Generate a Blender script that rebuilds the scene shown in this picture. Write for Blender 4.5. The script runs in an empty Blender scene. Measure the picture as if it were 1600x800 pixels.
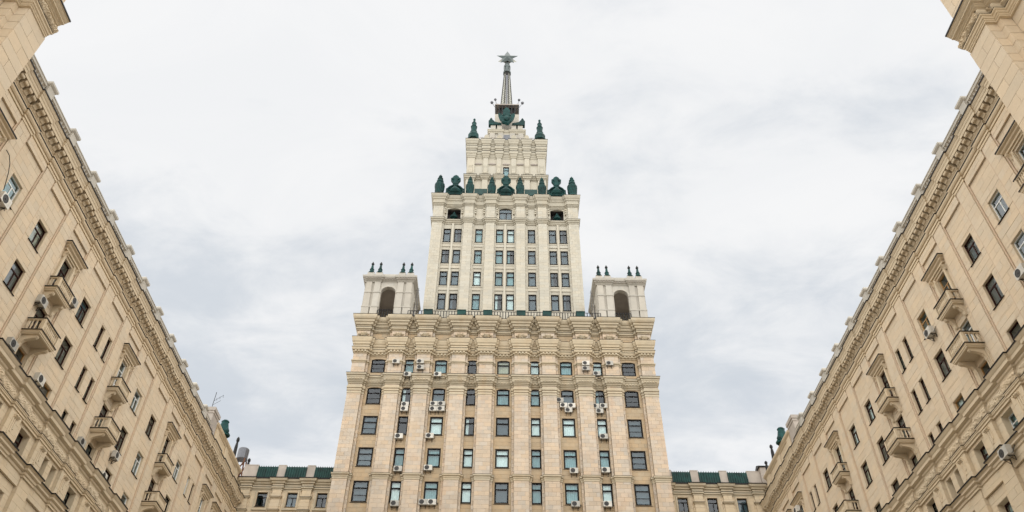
import bpy, math, random
from mathutils import Matrix, Vector
random.seed(7)
sc = bpy.context.scene
COL = sc.collection
PI = math.pi

# ------------------------------------------------------------------ camera
CAM_R = Vector((0.99986493, -0.01529921, 0.00600514))
CAM_U = Vector((-0.01484296, -0.68364496, 0.72966380))
CAM_F = Vector((0.00705790, 0.72965437, 0.68377970))
FPX = 1258.415
EYE = 1.6
cd = bpy.data.cameras.new('camera'); cam = bpy.data.objects.new('camera', cd); COL.objects.link(cam)
cd.sensor_width = 36.0; cd.sensor_fit = 'HORIZONTAL'; cd.lens = FPX / 1600 * 36
cd.clip_start = 0.1; cd.clip_end = 3000
m = Matrix.Identity(4)
for i in range(3):
    m[i][0] = CAM_R[i]; m[i][1] = CAM_U[i]; m[i][2] = -CAM_F[i]
m[2][3] = EYE
cam.matrix_world = m
sc.camera = cam

# ------------------------------------------------------------------ light
SUN_EL, SUN_AZ = math.radians(74), math.radians(180)      # bright patch of overcast behind the camera
world = bpy.data.worlds.new('World'); sc.world = world; world.use_nodes = True
nt = world.node_tree; N = nt.nodes; Lk = nt.links
for n in list(N): N.remove(n)
def wn(t, **k):
    n = N.new(t)
    for a, b in k.items(): setattr(n, a, b)
    return n
out = wn('ShaderNodeOutputWorld'); bg = wn('ShaderNodeBackground')
sky = wn('ShaderNodeTexSky', sky_type='NISHITA', sun_disc=False)
sky.sun_elevation = SUN_EL; sky.sun_rotation = SUN_AZ
tc = wn('ShaderNodeTexCoord'); sep = wn('ShaderNodeSeparateXYZ')
Lk.new(tc.outputs['Generated'], sep.inputs[0])
def wmath(op, a, b=None, c=None):
    n = wn('ShaderNodeMath', operation=op)
    for i, v in enumerate((a, b, c)):
        if v is None: continue
        if isinstance(v, (int, float)): n.inputs[i].default_value = v
        else: Lk.new(v, n.inputs[i])
    return n.outputs[0]
zc = wmath('MAXIMUM', sep.outputs[2], 0.03)
den = wmath('ADD', zc, 0.12)
cmb = wn('ShaderNodeCombineXYZ')
Lk.new(wmath('DIVIDE', sep.outputs[0], den), cmb.inputs[0])
Lk.new(wmath('DIVIDE', sep.outputs[1], den), cmb.inputs[1])
def wnoise(scale, detail, rough, off, dist=0.0):
    mp = wn('ShaderNodeMapping'); mp.inputs['Location'].default_value = off
    mp.inputs['Scale'].default_value = (1.0, 1.5, 1.0)
    Lk.new(cmb.outputs[0], mp.inputs[0])
    n = wn('ShaderNodeTexNoise'); n.inputs['Scale'].default_value = scale
    n.inputs['Detail'].default_value = detail; n.inputs['Roughness'].default_value = rough
    n.inputs['Distortion'].default_value = dist
    Lk.new(mp.outputs[0], n.inputs['Vector']); return n.outputs[0]
def wramp(x, a, b, v0=0.0, v1=1.0):
    n = wn('ShaderNodeMapRange', interpolation_type='SMOOTHSTEP')
    for i, v in enumerate((a, b, v0, v1)): n.inputs[i + 1].default_value = v
    Lk.new(x, n.inputs[0]); return n.outputs[0]
big = wnoise(1.5, 5, 0.55, (3.1, 0.7, 0.0), 0.3)
fine = wnoise(4.6, 8, 0.62, (7.2, 2.4, 0.0), 0.4)
mixn = wmath('ADD', wmath('MULTIPLY', big, 0.58), wmath('MULTIPLY', fine, 0.42))
# lower clouds are seen edge-on and show more grey than the thin veil overhead
low = wmath('MULTIPLY', wramp(zc, 0.73, 0.58), wramp(zc, 0.41, 0.53))
thresh = wmath('ADD', mixn, wmath('MULTIPLY', low, 0.17))
grey = wmath('ADD', wmath('MULTIPLY', wramp(thresh, 0.465, 0.71), 0.9), wmath('MULTIPLY', wramp(wnoise(2.6, 9, 0.64, (1.3, 9.2, 0.0), 0.6), 0.35, 0.68), 0.13))
cmix = wn('ShaderNodeMix', data_type='RGBA')
cmix.inputs[6].default_value = (1.0, 0.995, 0.985, 1); cmix.inputs[7].default_value = (0.60, 0.655, 0.715, 1)
Lk.new(wmath('MULTIPLY', grey, 0.78), cmix.inputs[0])
SKY_LUM = 2.82
mul = wn('ShaderNodeMix', data_type='RGBA', blend_type='MULTIPLY'); mul.inputs[0].default_value = 1
mul.inputs[7].default_value = (SKY_LUM, SKY_LUM, SKY_LUM, 1); Lk.new(cmix.outputs[2], mul.inputs[6])
fin = wn('ShaderNodeMix', data_type='RGBA'); fin.inputs[0].default_value = 0.96
Lk.new(sky.outputs[0], fin.inputs[6]); Lk.new(mul.outputs[2], fin.inputs[7])
Lk.new(fin.outputs[2], bg.inputs[0]); bg.inputs[1].default_value = 0.1
Lk.new(bg.outputs[0], out.inputs[0])

sl = bpy.data.lights.new('sun', 'SUN'); so = bpy.data.objects.new('sun', sl); COL.objects.link(so)
sl.energy = 1.5; sl.angle = math.radians(165); sl.color = (1.0, 0.965, 0.90)
so.rotation_euler = Vector((0, -math.cos(SUN_EL), math.sin(SUN_EL))).to_track_quat('Z', 'Y').to_euler()
so.location = (0, -20, 60)
sc.view_settings.view_transform = 'Standard'; sc.view_settings.look = 'None'
sc.view_settings.exposure = 1.74; sc.view_settings.gamma = 1.0
sc.cycles.max_bounces = 6; sc.cycles.diffuse_bounces = 3; sc.cycles.transparent_max_bounces = 8
sc.cycles.use_denoising = True
sc.render.film_transparent = False

# ------------------------------------------------------------------ materials
MATS = {}
def newmat(name):
    mt = bpy.data.materials.new(name); mt.use_nodes = True
    MATS[name] = mt
    return mt, mt.node_tree, mt.node_tree.nodes['Principled BSDF']
def stone_mat(name, col, var=0.10, warm=0.06, stain=0.12, scale=1.0, bump=0.25, rough=0.85, streak=0.0, blot=None):
    mt, t, p = newmat(name); n = t.nodes; l = t.links
    geo = n.new('ShaderNodeNewGeometry'); oi = n.new('ShaderNodeObjectInfo')
    def mth(op, a, b):
        q = n.new('ShaderNodeMath'); q.operation = op
        for i, v in enumerate((a, b)):
            if isinstance(v, (int, float)): q.inputs[i].default_value = v
            else: l.new(v, q.inputs[i])
        return q.outputs[0]
    rnd = mth('FRACT', mth('ADD', geo.outputs['Random Per Island'], oi.outputs['Random']), 0)
    def noise(sc_, det, stretch=(1, 1, 1)):
        mp = n.new('ShaderNodeMapping'); mp.inputs['Scale'].default_value = stretch
        l.new(geo.outputs['Position'], mp.inputs[0])
        q = n.new('ShaderNodeTexNoise'); q.inputs['Scale'].default_value = sc_; q.inputs['Detail'].default_value = det
        l.new(mp.outputs[0], q.inputs['Vector']); return q.outputs[0]
    nb = noise(0.35 * scale, 4); nf = noise(9 * scale, 5); nm = noise(1.6 * scale, 5)
    ns = noise(1.1, 5, (1, 1, 0.09))
    v = mth('ADD', 1.0, mth('MULTIPLY', mth('SUBTRACT', rnd, 0.5), 2 * var))
    v = mth('ADD', v, mth('MULTIPLY', mth('SUBTRACT', nb, 0.5), 2 * stain))
    v = mth('ADD', v, mth('MULTIPLY', mth('SUBTRACT', nm, 0.5), 1.5 * stain))
    v = mth('ADD', v, mth('MULTIPLY', mth('SUBTRACT', nf, 0.5), 0.10))
    if streak: v = mth('ADD', v, mth('MULTIPLY', mth('SUBTRACT', ns, 0.5), 2 * streak))
    r2 = mth('FRACT', mth('MULTIPLY', rnd, 7.31), 0)
    mx = n.new('ShaderNodeMix'); mx.data_type = 'RGBA'
    c = col; k = warm
    mx.inputs[6].default_value = (c[0] * (1 - k), c[1], c[2] * (1 + 1.5 * k), 1)
    mx.inputs[7].default_value = (c[0] * (1 + k), c[1] * (1 - .3 * k), c[2] * (1 - 1.8 * k), 1)
    l.new(mth('ADD', mth('MULTIPLY', r2, 0.5), mth('MULTIPLY', nm, 0.5)), mx.inputs[0])
    base = mx.outputs[2]
    if blot:
        bx = n.new('ShaderNodeMix'); bx.data_type = 'RGBA'; bx.inputs[7].default_value = (*blot, 1)
        mr = n.new('ShaderNodeMapRange'); mr.inputs[1].default_value = 0.52; mr.inputs[2].default_value = 0.75
        mr.inputs[4].default_value = 0.75
        l.new(mth('ADD', mth('MULTIPLY', ns, 0.5), mth('MULTIPLY', noise(0.55, 5), 0.5)), mr.inputs[0]); l.new(mr.outputs[0], bx.inputs[0])
        l.new(base, bx.inputs[6]); base = bx.outputs[2]
    ml = n.new('ShaderNodeMix'); ml.data_type = 'RGBA'; ml.blend_type = 'MULTIPLY'; ml.inputs[0].default_value = 1
    cv = n.new('ShaderNodeCombineColor')
    for i in range(3): l.new(v, cv.inputs[i])
    l.new(base, ml.inputs[6]); l.new(cv.outputs[0], ml.inputs[7])
    l.new(ml.outputs[2], p.inputs['Base Color'])
    p.inputs['Roughness'].default_value = rough; p.inputs['Specular IOR Level'].default_value = 0.25
    bp = n.new('ShaderNodeBump'); bp.inputs['Strength'].default_value = bump; bp.inputs['Distance'].default_value = 0.02
    l.new(noise(22 * scale, 6), bp.inputs['Height']); l.new(bp.outputs[0], p.inputs['Normal'])
    return mt
def plain(name, col, rough=0.6, metal=0.0, var=0.15, nscale=3.0, spec=0.4, bump=0.1, objvar=0.0):
    mt, t, p = newmat(name); n = t.nodes; l = t.links
    geo = n.new('ShaderNodeNewGeometry')
    q = n.new('ShaderNodeTexNoise'); q.inputs['Scale'].default_value = nscale; q.inputs['Detail'].default_value = 5
    l.new(geo.outputs['Position'], q.inputs['Vector'])
    mr = n.new('ShaderNodeMapRange'); mr.inputs[1].default_value = 0.25; mr.inputs[2].default_value = 0.75
    mr.inputs[3].default_value = 1 - var; mr.inputs[4].default_value = 1 + var; l.new(q.outputs[0], mr.inputs[0])
    val = mr.outputs[0]
    if objvar:
        oi = n.new('ShaderNodeObjectInfo'); m2 = n.new('ShaderNodeMapRange')
        m2.inputs[3].default_value = 1 - objvar; m2.inputs[4].default_value = 1 + objvar; l.new(oi.outputs['Random'], m2.inputs[0])
        mm = n.new('ShaderNodeMath'); mm.operation = 'MULTIPLY'; l.new(val, mm.inputs[0]); l.new(m2.outputs[0], mm.inputs[1]); val = mm.outputs[0]
    hv = n.new('ShaderNodeVectorMath'); hv.operation = 'SCALE'; hv.inputs[0].default_value = col; l.new(val, hv.inputs['Scale'])
    l.new(hv.outputs[0], p.inputs['Base Color'])
    p.inputs['Roughness'].default_value = rough; p.inputs['Metallic'].default_value = metal
    p.inputs['Specular IOR Level'].default_value = spec
    bp = n.new('ShaderNodeBump'); bp.inputs['Strength'].default_value = bump; bp.inputs['Distance'].default_value = 0.02
    l.new(q.outputs[0], bp.inputs['Height']); l.new(bp.outputs[0], p.inputs['Normal'])
    return mt
def glass_mat(name, tint, refl=0.025):
    mt = bpy.data.materials.new(name); mt.use_nodes = True; t = mt.node_tree; n = t.nodes; l = t.links
    n.remove(n['Principled BSDF']); o = n['Material Output']
    tr = n.new('ShaderNodeBsdfTransparent'); tr.inputs[0].default_value = (*tint, 1)
    gl = n.new('ShaderNodeBsdfGlossy'); gl.inputs['Roughness'].default_value = 0.03; gl.inputs[0].default_value = (0.9, 0.95, 1, 1)
    fr = n.new('ShaderNodeFresnel'); fr.inputs[0].default_value = 1.5
    oi = n.new('ShaderNodeObjectInfo')
    ad = n.new('ShaderNodeMath'); ad.operation = 'MULTIPLY_ADD'; ad.inputs[1].default_value = 1.0; ad.inputs[2].default_value = refl
    l.new(fr.outputs[0], ad.inputs[0])
    gb = n.new('ShaderNodeNewGeometry'); iv = n.new('ShaderNodeMath'); iv.operation = 'SUBTRACT'; iv.inputs[0].default_value = 1.0; l.new(gb.outputs['Backfacing'], iv.inputs[1])
    mf = n.new('ShaderNodeMath'); mf.operation = 'MULTIPLY'; l.new(ad.outputs[0], mf.inputs[0]); l.new(iv.outputs[0], mf.inputs[1])   # one reflection per pane
    mx = n.new('ShaderNodeMixShader'); l.new(mf.outputs[0], mx.inputs[0]); l.new(tr.outputs[0], mx.inputs[1]); l.new(gl.outputs[0], mx.inputs[2])
    # old float glass: panes lean a little differently
    nz = n.new('ShaderNodeTexNoise'); nz.inputs['Scale'].default_value = 0.8
    geo = n.new('ShaderNodeNewGeometry'); l.new(geo.outputs['Position'], nz.inputs['Vector'])
    bp = n.new('ShaderNodeBump'); bp.inputs['Strength'].default_value = 0.02; bp.inputs['Distance'].default_value = 0.1
    l.new(nz.outputs[0], bp.inputs['Height']); l.new(bp.outputs[0], gl.inputs['Normal'])
    l.new(mx.outputs[0], o.inputs[0]); MATS[name] = mt
    return mt
WING = stone_mat('wing_stone', (0.575, 0.475, 0.345), var=0.035, warm=0.04, stain=0.07)
WTRIM = stone_mat('wing_trim', (0.575, 0.475, 0.335), var=0.02, warm=0.03, stain=0.09)
WGROOVE = stone_mat('wing_groove', (0.51, 0.39, 0.28), var=0.02, warm=0.03, stain=0.09)
TOWER = stone_mat('tower_stone', (0.50, 0.42, 0.325), var=0.075, warm=0.085, stain=0.14, streak=0.10, blot=(0.50, 0.35, 0.235))
TWALL = stone_mat('tower_wall', (0.43, 0.335, 0.22), var=0.06, warm=0.06, stain=0.12, streak=0.12)
TTRIM = stone_mat('tower_trim', (0.47, 0.405, 0.295), var=0.04, warm=0.04, stain=0.16, streak=0.12, blot=(0.36, 0.26, 0.15))
UPPER = stone_mat('upper_stone', (0.475, 0.445, 0.37), var=0.05, warm=0.03, stain=0.07, streak=0.05)
UTRIM = stone_mat('upper_trim', (0.42, 0.39, 0.315), var=0.03, warm=0.03, stain=0.14, streak=0.10, blot=(0.38, 0.33, 0.24))
PALE = stone_mat('pale_stone', (0.43, 0.405, 0.355), var=0.05, warm=0.02, stain=0.15, streak=0.12, blot=(0.36, 0.34, 0.29))
CONC = stone_mat('weathered_concrete', (0.37, 0.33, 0.29), var=0.05, warm=0.02, stain=0.25, streak=0.15)
MORTAR = stone_mat('mortar', (0.38, 0.30, 0.21), var=0, warm=0.02, stain=0.1)
PAVING = stone_mat('paving', (0.30, 0.28, 0.25), var=0, warm=0.02, stain=0.2, scale=0.4)
GREEN = plain('green_copper', (0.004, 0.036, 0.034), 0.65, 0.0, 0.6, 1.8, 0.22, 0.4, 0.25)
GREENROOF = plain('green_roof_metal', (0.003, 0.036, 0.031), 0.55, 0.0, 0.55, 1.6, 0.25, 0.3, 0.2)
DARKMETAL = plain('dark_metal', (0.010, 0.010, 0.011), 0.55, 0.1, 0.3, 3, 0.25)
FLASH = plain('roof_flashing', (0.010, 0.008, 0.007), 0.6, 0.0, 0.4, 3, 0.2)
GREYMETAL = plain('grey_metal', (0.13, 0.135, 0.15), 0.45, 0.5, 0.2)
STEEL = plain('spire_steel', (0.33, 0.33, 0.285), 0.5, 0.2, 0.25, 2.0)
STARM = plain('star_metal', (0.075, 0.095, 0.095), 0.4, 0.4, 0.35, 1.5)
FRAME_BLACK = plain('frame_black', (0.005, 0.004, 0.0035), 0.6, 0.0, 0.3, 3, 0.15)
FRAME_WINE = plain('frame_wine', (0.035, 0.010, 0.007), 0.6, 0.0, 0.3, 3, 0.15)
FRAME_WHITE = plain('frame_white', (0.72, 0.72, 0.70), 0.4, 0.0, 0.06)
FRAME_OCHRE = plain('frame_ochre', (0.36, 0.20, 0.075), 0.5, 0.0, 0.2)
ACWHITE = plain('unit_casing', (0.50, 0.48, 0.43), 0.5, 0.0, 0.15, 4, 0.4, 0.05, 0.3)
ACDARK = plain('unit_grille', (0.028, 0.027, 0.026), 0.55, 0.0, 0.3)
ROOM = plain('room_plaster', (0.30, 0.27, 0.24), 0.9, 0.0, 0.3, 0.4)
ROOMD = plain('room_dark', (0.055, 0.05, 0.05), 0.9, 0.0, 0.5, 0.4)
CURT = plain('curtain_white', (0.80, 0.80, 0.77), 0.9, 0.0, 0.08, 2, 0.1, 0.0, 0.10)
CURTB = plain('curtain_blue', (0.24, 0.35, 0.36), 0.9, 0.0, 0.12, 2, 0.1, 0.0, 0.2)
CURTY = plain('curtain_beige', (0.50, 0.42, 0.30), 0.9, 0.0, 0.12, 2, 0.1, 0.0, 0.15)
BLIND = plain('grey_blind', (0.10, 0.115, 0.13), 0.8, 0.0, 0.12, 2, 0.2, 0.0, 0.25)
GLASS = glass_mat('window_glass', (0.86, 0.93, 0.94))
RUST = plain('rusty_steel', (0.13, 0.055, 0.028), 0.7, 0.2, 0.4)

# ------------------------------------------------------------------ mesh helpers (local frame: x along the wall, d out of the wall, z up from the eye level)
GROOVE = [.03]
class MB:
    def __init__(self, T=None): self.v = []; self.f = []; self.T = T
    def add(self, pts, faces):
        b = len(self.v)
        for x, d, z in pts:
            if self.T: x, d, z = self.T(x, d, z)
            self.v.append((x, -d, z + EYE))
        for f in faces: self.f.append(tuple(b + i for i in f))
    def box(self, x0, x1, d0, d1, z0, z1):
        self.add([(x0,d0,z0),(x1,d0,z0),(x1,d1,z0),(x0,d1,z0),(x0,d0,z1),(x1,d0,z1),(x1,d1,z1),(x0,d1,z1)],
                 [(0,1,2,3),(7,6,5,4),(1,0,4,5),(2,1,5,6),(3,2,6,7),(0,3,7,4)])
    def quad(self, a, b, c, d): self.add([a, b, c, d], [(0, 1, 2, 3)])
    def prism_x(self, poly, x0, x1):          # profile in (d, z), extruded along the wall
        n = len(poly)
        self.add([(x0, d, z) for d, z in poly] + [(x1, d, z) for d, z in poly],
                 [tuple(range(n)), tuple(range(2 * n - 1, n - 1, -1))] + [(i, n + i, n + (i + 1) % n, (i + 1) % n) for i in range(n)])
    def prism_d(self, poly, d0, d1):          # outline in (x, z), extruded out of the wall
        n = len(poly)
        self.add([(x, d0, z) for x, z in poly] + [(x, d1, z) for x, z in poly],
                 [tuple(range(n)), tuple(range(2 * n - 1, n - 1, -1))] + [(i, n + i, n + (i + 1) % n, (i + 1) % n) for i in range(n)])
    def ledges(self, path, prof, th=.05, lip=.02):        # metal edging on every ledge of a moulding
        for (o1, z1), (o2, z2) in zip(prof, prof[1:]):
            if o1 - o2 > .035 and z2 - z1 < .12 and z1 < max(p[1] for p in prof) - .2:
                k = (z2 - z1) / (o1 - o2) * .05
                self.sweep(path, [(o1 - .05, z1 + k + .004), (o1 + lip, z1 + .002), (o1 + lip, z1 + th), (o1 - .05, z1 + th + k)], groove=0)
    def sweep(self, path, prof, caps=True, groove=None):   # mitred moulding: path in plan (x, d), profile (offset, z)
        gr = GROOVE[0] if groove is None else groove
        if gr:
            q = [prof[0]]
            for i in range(1, len(prof)):
                (o1, z1), (o2, z2) = prof[i - 1], prof[i]
                if o2 - o1 >= .05 and z2 - z1 < .09 and len(q) > 1 and z1 - q[-2][1] > gr * 1.6 and abs(q[-2][0] - o1) < .08:
                    q[-1] = (o1, z1 - gr); q += [(o1 - gr * .8, z1 - gr), (o1 - gr * .8, z1)]
                q.append(prof[i])
            prof = q
        P = [Vector(p) for p in path]; nrm = []
        for a, b in zip(P, P[1:]):
            t = (b - a).normalized(); nrm.append(Vector((-t.y, t.x)))
        mit = []
        for i in range(len(P)):
            if i == 0: mit.append(nrm[0])
            elif i == len(P) - 1: mit.append(nrm[-1])
            else: mit.append((nrm[i-1] + nrm[i]) / max(0.2, 1 + nrm[i-1].dot(nrm[i])))
        k = len(prof); pts = []; fc = []
        for p, mm in zip(P, mit):
            for o, z in prof:
                q = p + mm * o; pts.append((q.x, q.y, z))
        for i in range(len(P) - 1):
            for j in range(k - 1):
                a = i * k + j; fc.append((a, a + k, a + k + 1, a + 1))
        if caps:
            fc.append(tuple(range(k))); fc.append(tuple((len(P) - 1) * k + j for j in range(k - 1, -1, -1)))
        self.add(pts, fc)
    def lathe(self, cx, cdp, prof, n=12, squash=1.0):
        pts = []; fc = []; k = len(prof)
        for r, z in prof:
            for i in range(n):
                a = 2 * PI * (i + .5) / n; pts.append((cx + r * math.cos(a), cdp + squash * r * math.sin(a), z))
        for j in range(k - 1):
            for i in range(n):
                a = j * n + i; b = j * n + (i + 1) % n; fc.append((a, b, b + n, a + n))
        fc.append(tuple(range(n - 1, -1, -1))); fc.append(tuple((k - 1) * n + i for i in range(n)))
        self.add(pts, fc)
    def tube(self, pts, r, n=6):
        P = [Vector(p) for p in pts]; vs = []; fc = []
        for i, p in enumerate(P):
            t = (P[min(i + 1, len(P) - 1)] - P[max(i - 1, 0)]).normalized()
            u = t.cross(Vector((0, 0, 1)) if abs(t.z) < .9 else Vector((1, 0, 0))).normalized(); w = t.cross(u)
            for j in range(n):
                a = 2 * PI * j / n; q = p + (u * math.cos(a) + w * math.sin(a)) * r; vs.append(tuple(q))
        for i in range(len(P) - 1):
            for j in range(n):
                a = i * n + j; b = i * n + (j + 1) % n; fc.append((a, b, b + n, a + n))
        fc.append(tuple(range(n))); fc.append(tuple((len(P) - 1) * n + j for j in range(n)))
        self.add(vs, fc)
    def holes_wall(self, x0, x1, z0, z1, holes, d, reveal):
        for r in rects_minus(x0, x1, z0, z1, holes): self.quad((r[0], d, r[2]), (r[1], d, r[2]), (r[1], d, r[3]), (r[0], d, r[3]))
        for a, b, c, e in holes:
            dd = d - reveal
            self.quad((a, d, c), (a, dd, c), (a, dd, e), (a, d, e)); self.quad((b, dd, c), (b, d, c), (b, d, e), (b, dd, e))
            self.quad((a, dd, e), (b, dd, e), (b, d, e), (a, d, e)); self.quad((a, d, c), (b, d, c), (b, dd, c), (a, dd, c))
    def mesh(self, name, mat, smooth=False):
        me = bpy.data.meshes.new(name); me.from_pydata(self.v, [], self.f)
        me.materials.append(mat)
        if smooth:
            for p in me.polygons: p.use_smooth = True
        me.update(); return me
    def obj(self, name, mat, parent=None, kind=None, smooth=False):
        if not self.v: return None
        return link(name, self.mesh(name, mat, smooth), parent, kind=kind)
def rects_minus(x0, x1, z0, z1, holes):
    zs = sorted({z0, z1} | {min(max(h[i], z0), z1) for h in holes for i in (2, 3)})
    res = []
    for a, b in zip(zs, zs[1:]):
        if b - a < 0.012: continue
        cuts = sorted((max(h[0], x0), min(h[1], x1)) for h in holes if h[2] < b - 1e-4 and h[3] > a + 1e-4 and h[1] > x0 and h[0] < x1)
        c = x0
        for p, q in cuts:
            if p - c > 0.012: res.append((c, p, a, b))
            c = max(c, q)
        if x1 - c > 0.012: res.append((c, x1, a, b))
    return res
def link(name, me, parent=None, loc=(0, 0, 0), kind=None, scale=None, rotz=0):
    o = bpy.data.objects.new(name, me); COL.objects.link(o)
    o.location = loc
    if rotz: o.rotation_euler = (0, 0, rotz)
    if scale: o.scale = scale
    if parent: o.parent = parent
    if kind: o['kind'] = kind
    return o
def tag(o, label, cat, group=None):
    o['label'] = label; o['category'] = cat
    if group: o['group'] = group
    return o
def thing(name, label, cat, loc=(0, 0, 0), rotz=0, group=None):
    return tag(link(name, None, None, loc, rotz=rotz), label, cat, group)
def copy_tree(o, parent=None):
    c = o.copy(); COL.objects.link(c)
    if parent: c.parent = parent
    for ch in list(o.children): copy_tree(ch, c)
    return c
def ressauts(x0, x1, cs, hw, d0, d1, ends=None):
    p = [(x0, d0)] if ends is None else list(ends[0])
    for c in cs:
        a, b = c - hw, c + hw
        if a <= x0 + 1e-3: p = [(x0, d1), (b, d1), (b, d0)] if ends is None else p
        elif b >= x1 - 1e-3: p += [(a, d0), (a, d1), (x1, d1)]
        else: p += [(a, d0), (a, d1), (b, d1), (b, d0)]
    if ends is not None: p += list(ends[1])
    elif p[-1][0] < x1 - 1e-3: p.append((x1, d0))
    return p

UNIT = None
def unit_mesh(name, mat):
    b = MB(); b.box(-.5, .5, -.5, .5, -.5 - EYE, .5 - EYE)
    return b.mesh(name, mat)
UNITS = {}
def lay_stones(root, items, mat, limit=300, name='stone'):
    """items: (x0,x1,z0,z1,dfront,depth) in the local frame; the ones showing largest become parts, the rest one stuff part"""
    mw = root.matrix_world if False else Matrix.Translation(root.location) @ Matrix.Rotation(root.rotation_euler[2], 4, 'Z')
    sc_ = []
    for it in items:
        x0, x1, z0, z1, d, th = it
        c = mw @ Vector(((x0 + x1) / 2, -d, (z0 + z1) / 2 + EYE)); v = c - Vector((0, 0, EYE))
        w = v.dot(CAM_F)
        vis = w > 1 and abs(v.dot(CAM_R) / w * FPX) < 815 and abs(v.dot(CAM_U) / w * FPX) < 412
        n = (mw.to_3x3() @ Vector((0, -1, 0)))
        a = (x1 - x0) * (z1 - z0) * max(0.01, -n.dot(v.normalized())) / v.length_squared
        sc_.append((a if vis else 0, it))
    sc_.sort(key=lambda t: -t[0])
    if mat.name not in UNITS: UNITS[mat.name] = unit_mesh(name, mat)
    um = UNITS[mat.name]; rest = MB()
    for i, (a, (x0, x1, z0, z1, d, th)) in enumerate(sc_):
        if i < limit and a > 0:
            link(name, um, root, ((x0 + x1) / 2, -(d - th / 2), (z0 + z1) / 2 + EYE), scale=(x1 - x0, th, z1 - z0))
        else: rest.box(x0, x1, d - th, d, z0, z1)
    rest.obj('stone_cladding', mat, root, 'stuff')
def courses(x0, x1, z0, z1, d, h, L, holes=(), th=0.03, gap=0.012, seed=0):
    rnd = random.Random(seed); out_ = []
    n = max(1, round((z1 - z0) / h)); h = (z1 - z0) / n
    for i in range(n):
        a = z0 + i * h; b = a + h
        for (p, q, r, s) in rects_minus(x0, x1, a, b, holes):
            w = q - p; k = max(1, round(w / L)); off = (0.5 if i % 2 else 0.0)
            xs = [p]
            if k == 1 and w > L * .8 and False: pass
            for j in range(k + 1):
                c = p + (j + off) * w / k + rnd.uniform(-.05, .05) * L
                if p + .15 * L < c < q - .15 * L: xs.append(c)
            xs.append(q)
            for u, v in zip(xs, xs[1:]):
                jit = rnd.uniform(-.004, .004)
                out_.append((u + gap / 2, v - gap / 2, r + gap / 2, s - gap / 2, d + jit, th))
    return out_

# ------------------------------------------------------------------ windows: prototypes share mesh data; window (frame mesh) > pane, curtain, sill
WCACHE = {}
def window_proto(w, h, style, fm, bar, reveal, sillmat):
    key = (round(w, 2), round(h, 2), style, fm.name, reveal)
    if key in WCACHE: return WCACHE[key]
    fr = MB(); t = bar; E = -EYE
    def bx(x0, x1, z0, z1, d0=0.0, d1=0.09): fr.box(x0, x1, d0, d1, z0 + E, z1 + E)
    W = w / 2; panes = []
    bx(-W, -W + t, 0, h); bx(W - t, W, 0, h); bx(-W + t, W - t, 0, t); bx(-W + t, W - t, h - t, h)
    if style == 'transom':                      # one bar, small light above a tall one
        zt = h * .66; bx(-W + t, W - t, zt - t * .5, zt + t * .5, 0, .085); panes = [(-W+t, W-t, t, zt - t*.5), (-W+t, W-t, zt + t*.5, h - t)]
    elif style == 'slats':                      # stair windows: a small light above, the tall one split by a thin bar
        zt = h * .66; zm = h * .33
        bx(-W + t, W - t, zt - t*.4, zt + t*.4, 0, .085); bx(-W + t, W - t, zm - .025, zm + .025, 0, .07)
        panes = [(-W+t, W-t, t, zm - .025), (-W+t, W-t, zm + .025, zt - t*.4), (-W+t, W-t, zt + t*.4, h - t)]
    elif style == 'tee':                        # small light above two casements
        zt = h * .68; mx = W * .12
        bx(-W + t, W - t, zt - t*.5, zt + t*.5, 0, .085); bx(mx - t*.5, mx + t*.5, t, zt - t*.5, 0, .08)
        panes = [(-W+t, mx - t*.5, t, zt - t*.5), (mx + t*.5, W-t, t, zt - t*.5), (-W+t, W-t, zt + t*.5, h - t)]
    elif style == 'door':
        zt = h * .74
        bx(-W + t, W - t, zt - t*.5, zt + t*.5, 0, .085); bx(-t*.6, t*.6, t, zt - t*.5, 0, .08); bx(-W + t, -t*.6, h*.3, h*.3 + t, 0, .075); bx(t*.6, W - t, h*.3, h*.3 + t, 0, .075)
        panes = [(-W+t, -t*.6, h*.3 + t, zt - t*.5), (t*.6, W-t, h*.3 + t, zt - t*.5), (-W+t, W-t, zt + t*.5, h - t), (-W+t, -t*.6, t, h*.3), (t*.6, W-t, t, h*.3)]
    me = fr.mesh('window', fm); pm = []
    for (a, b, c, e) in panes:
        q = MB(); q.box(a, b, 0.03, 0.05, c + E, e + E); pm.append(q.mesh('pane', GLASS))
    cur = MB(); n = 14; pts = []
    for i in range(n + 1):
        x = -W + t + (w - 2 * t) * i / n; dd = -0.10 + 0.018 * math.sin(i * 2.4)
        pts.append((x, dd, h * .02 + E)); pts.append((x, dd, h * .985 + E))
    cur.add(pts, [(2*i, 2*i+2, 2*i+3, 2*i+1) for i in range(n)])
    flat = MB(); flat.box(-W + t, W - t, -.09, -.08, h * .02 + E, h * .985 + E)
    half = MB(); pts = []
    for i in range(6):
        x = -W + t + (w - 2 * t) * .36 * i / 5; dd = -0.10 + 0.04 * math.sin(i * 2.4)
        pts.append((x, dd, h * .02 + E)); pts.append((x, dd, h * .985 + E))
    half.add(pts, [(2*i, 2*i+2, 2*i+3, 2*i+1) for i in range(5)])
    s = MB(); s.prism_x([(0.09, -.02 + E), (reveal + .07, -.05 + E), (reveal + .07, -.075 + E), (0.0, -.075 + E), (0.0, -.02 + E)], -W - .06, W + .06)
    WCACHE[key] = (me, pm, {c.name: (flat if c is BLIND else cur).mesh('curtain', c) for c in (CURT, CURTB, CURTY, BLIND)}, {c.name: half.mesh('curtain', c) for c in (CURT, CURTB, CURTY, BLIND)}, s.mesh('sill', sillmat))
    return WCACHE[key]
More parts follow.
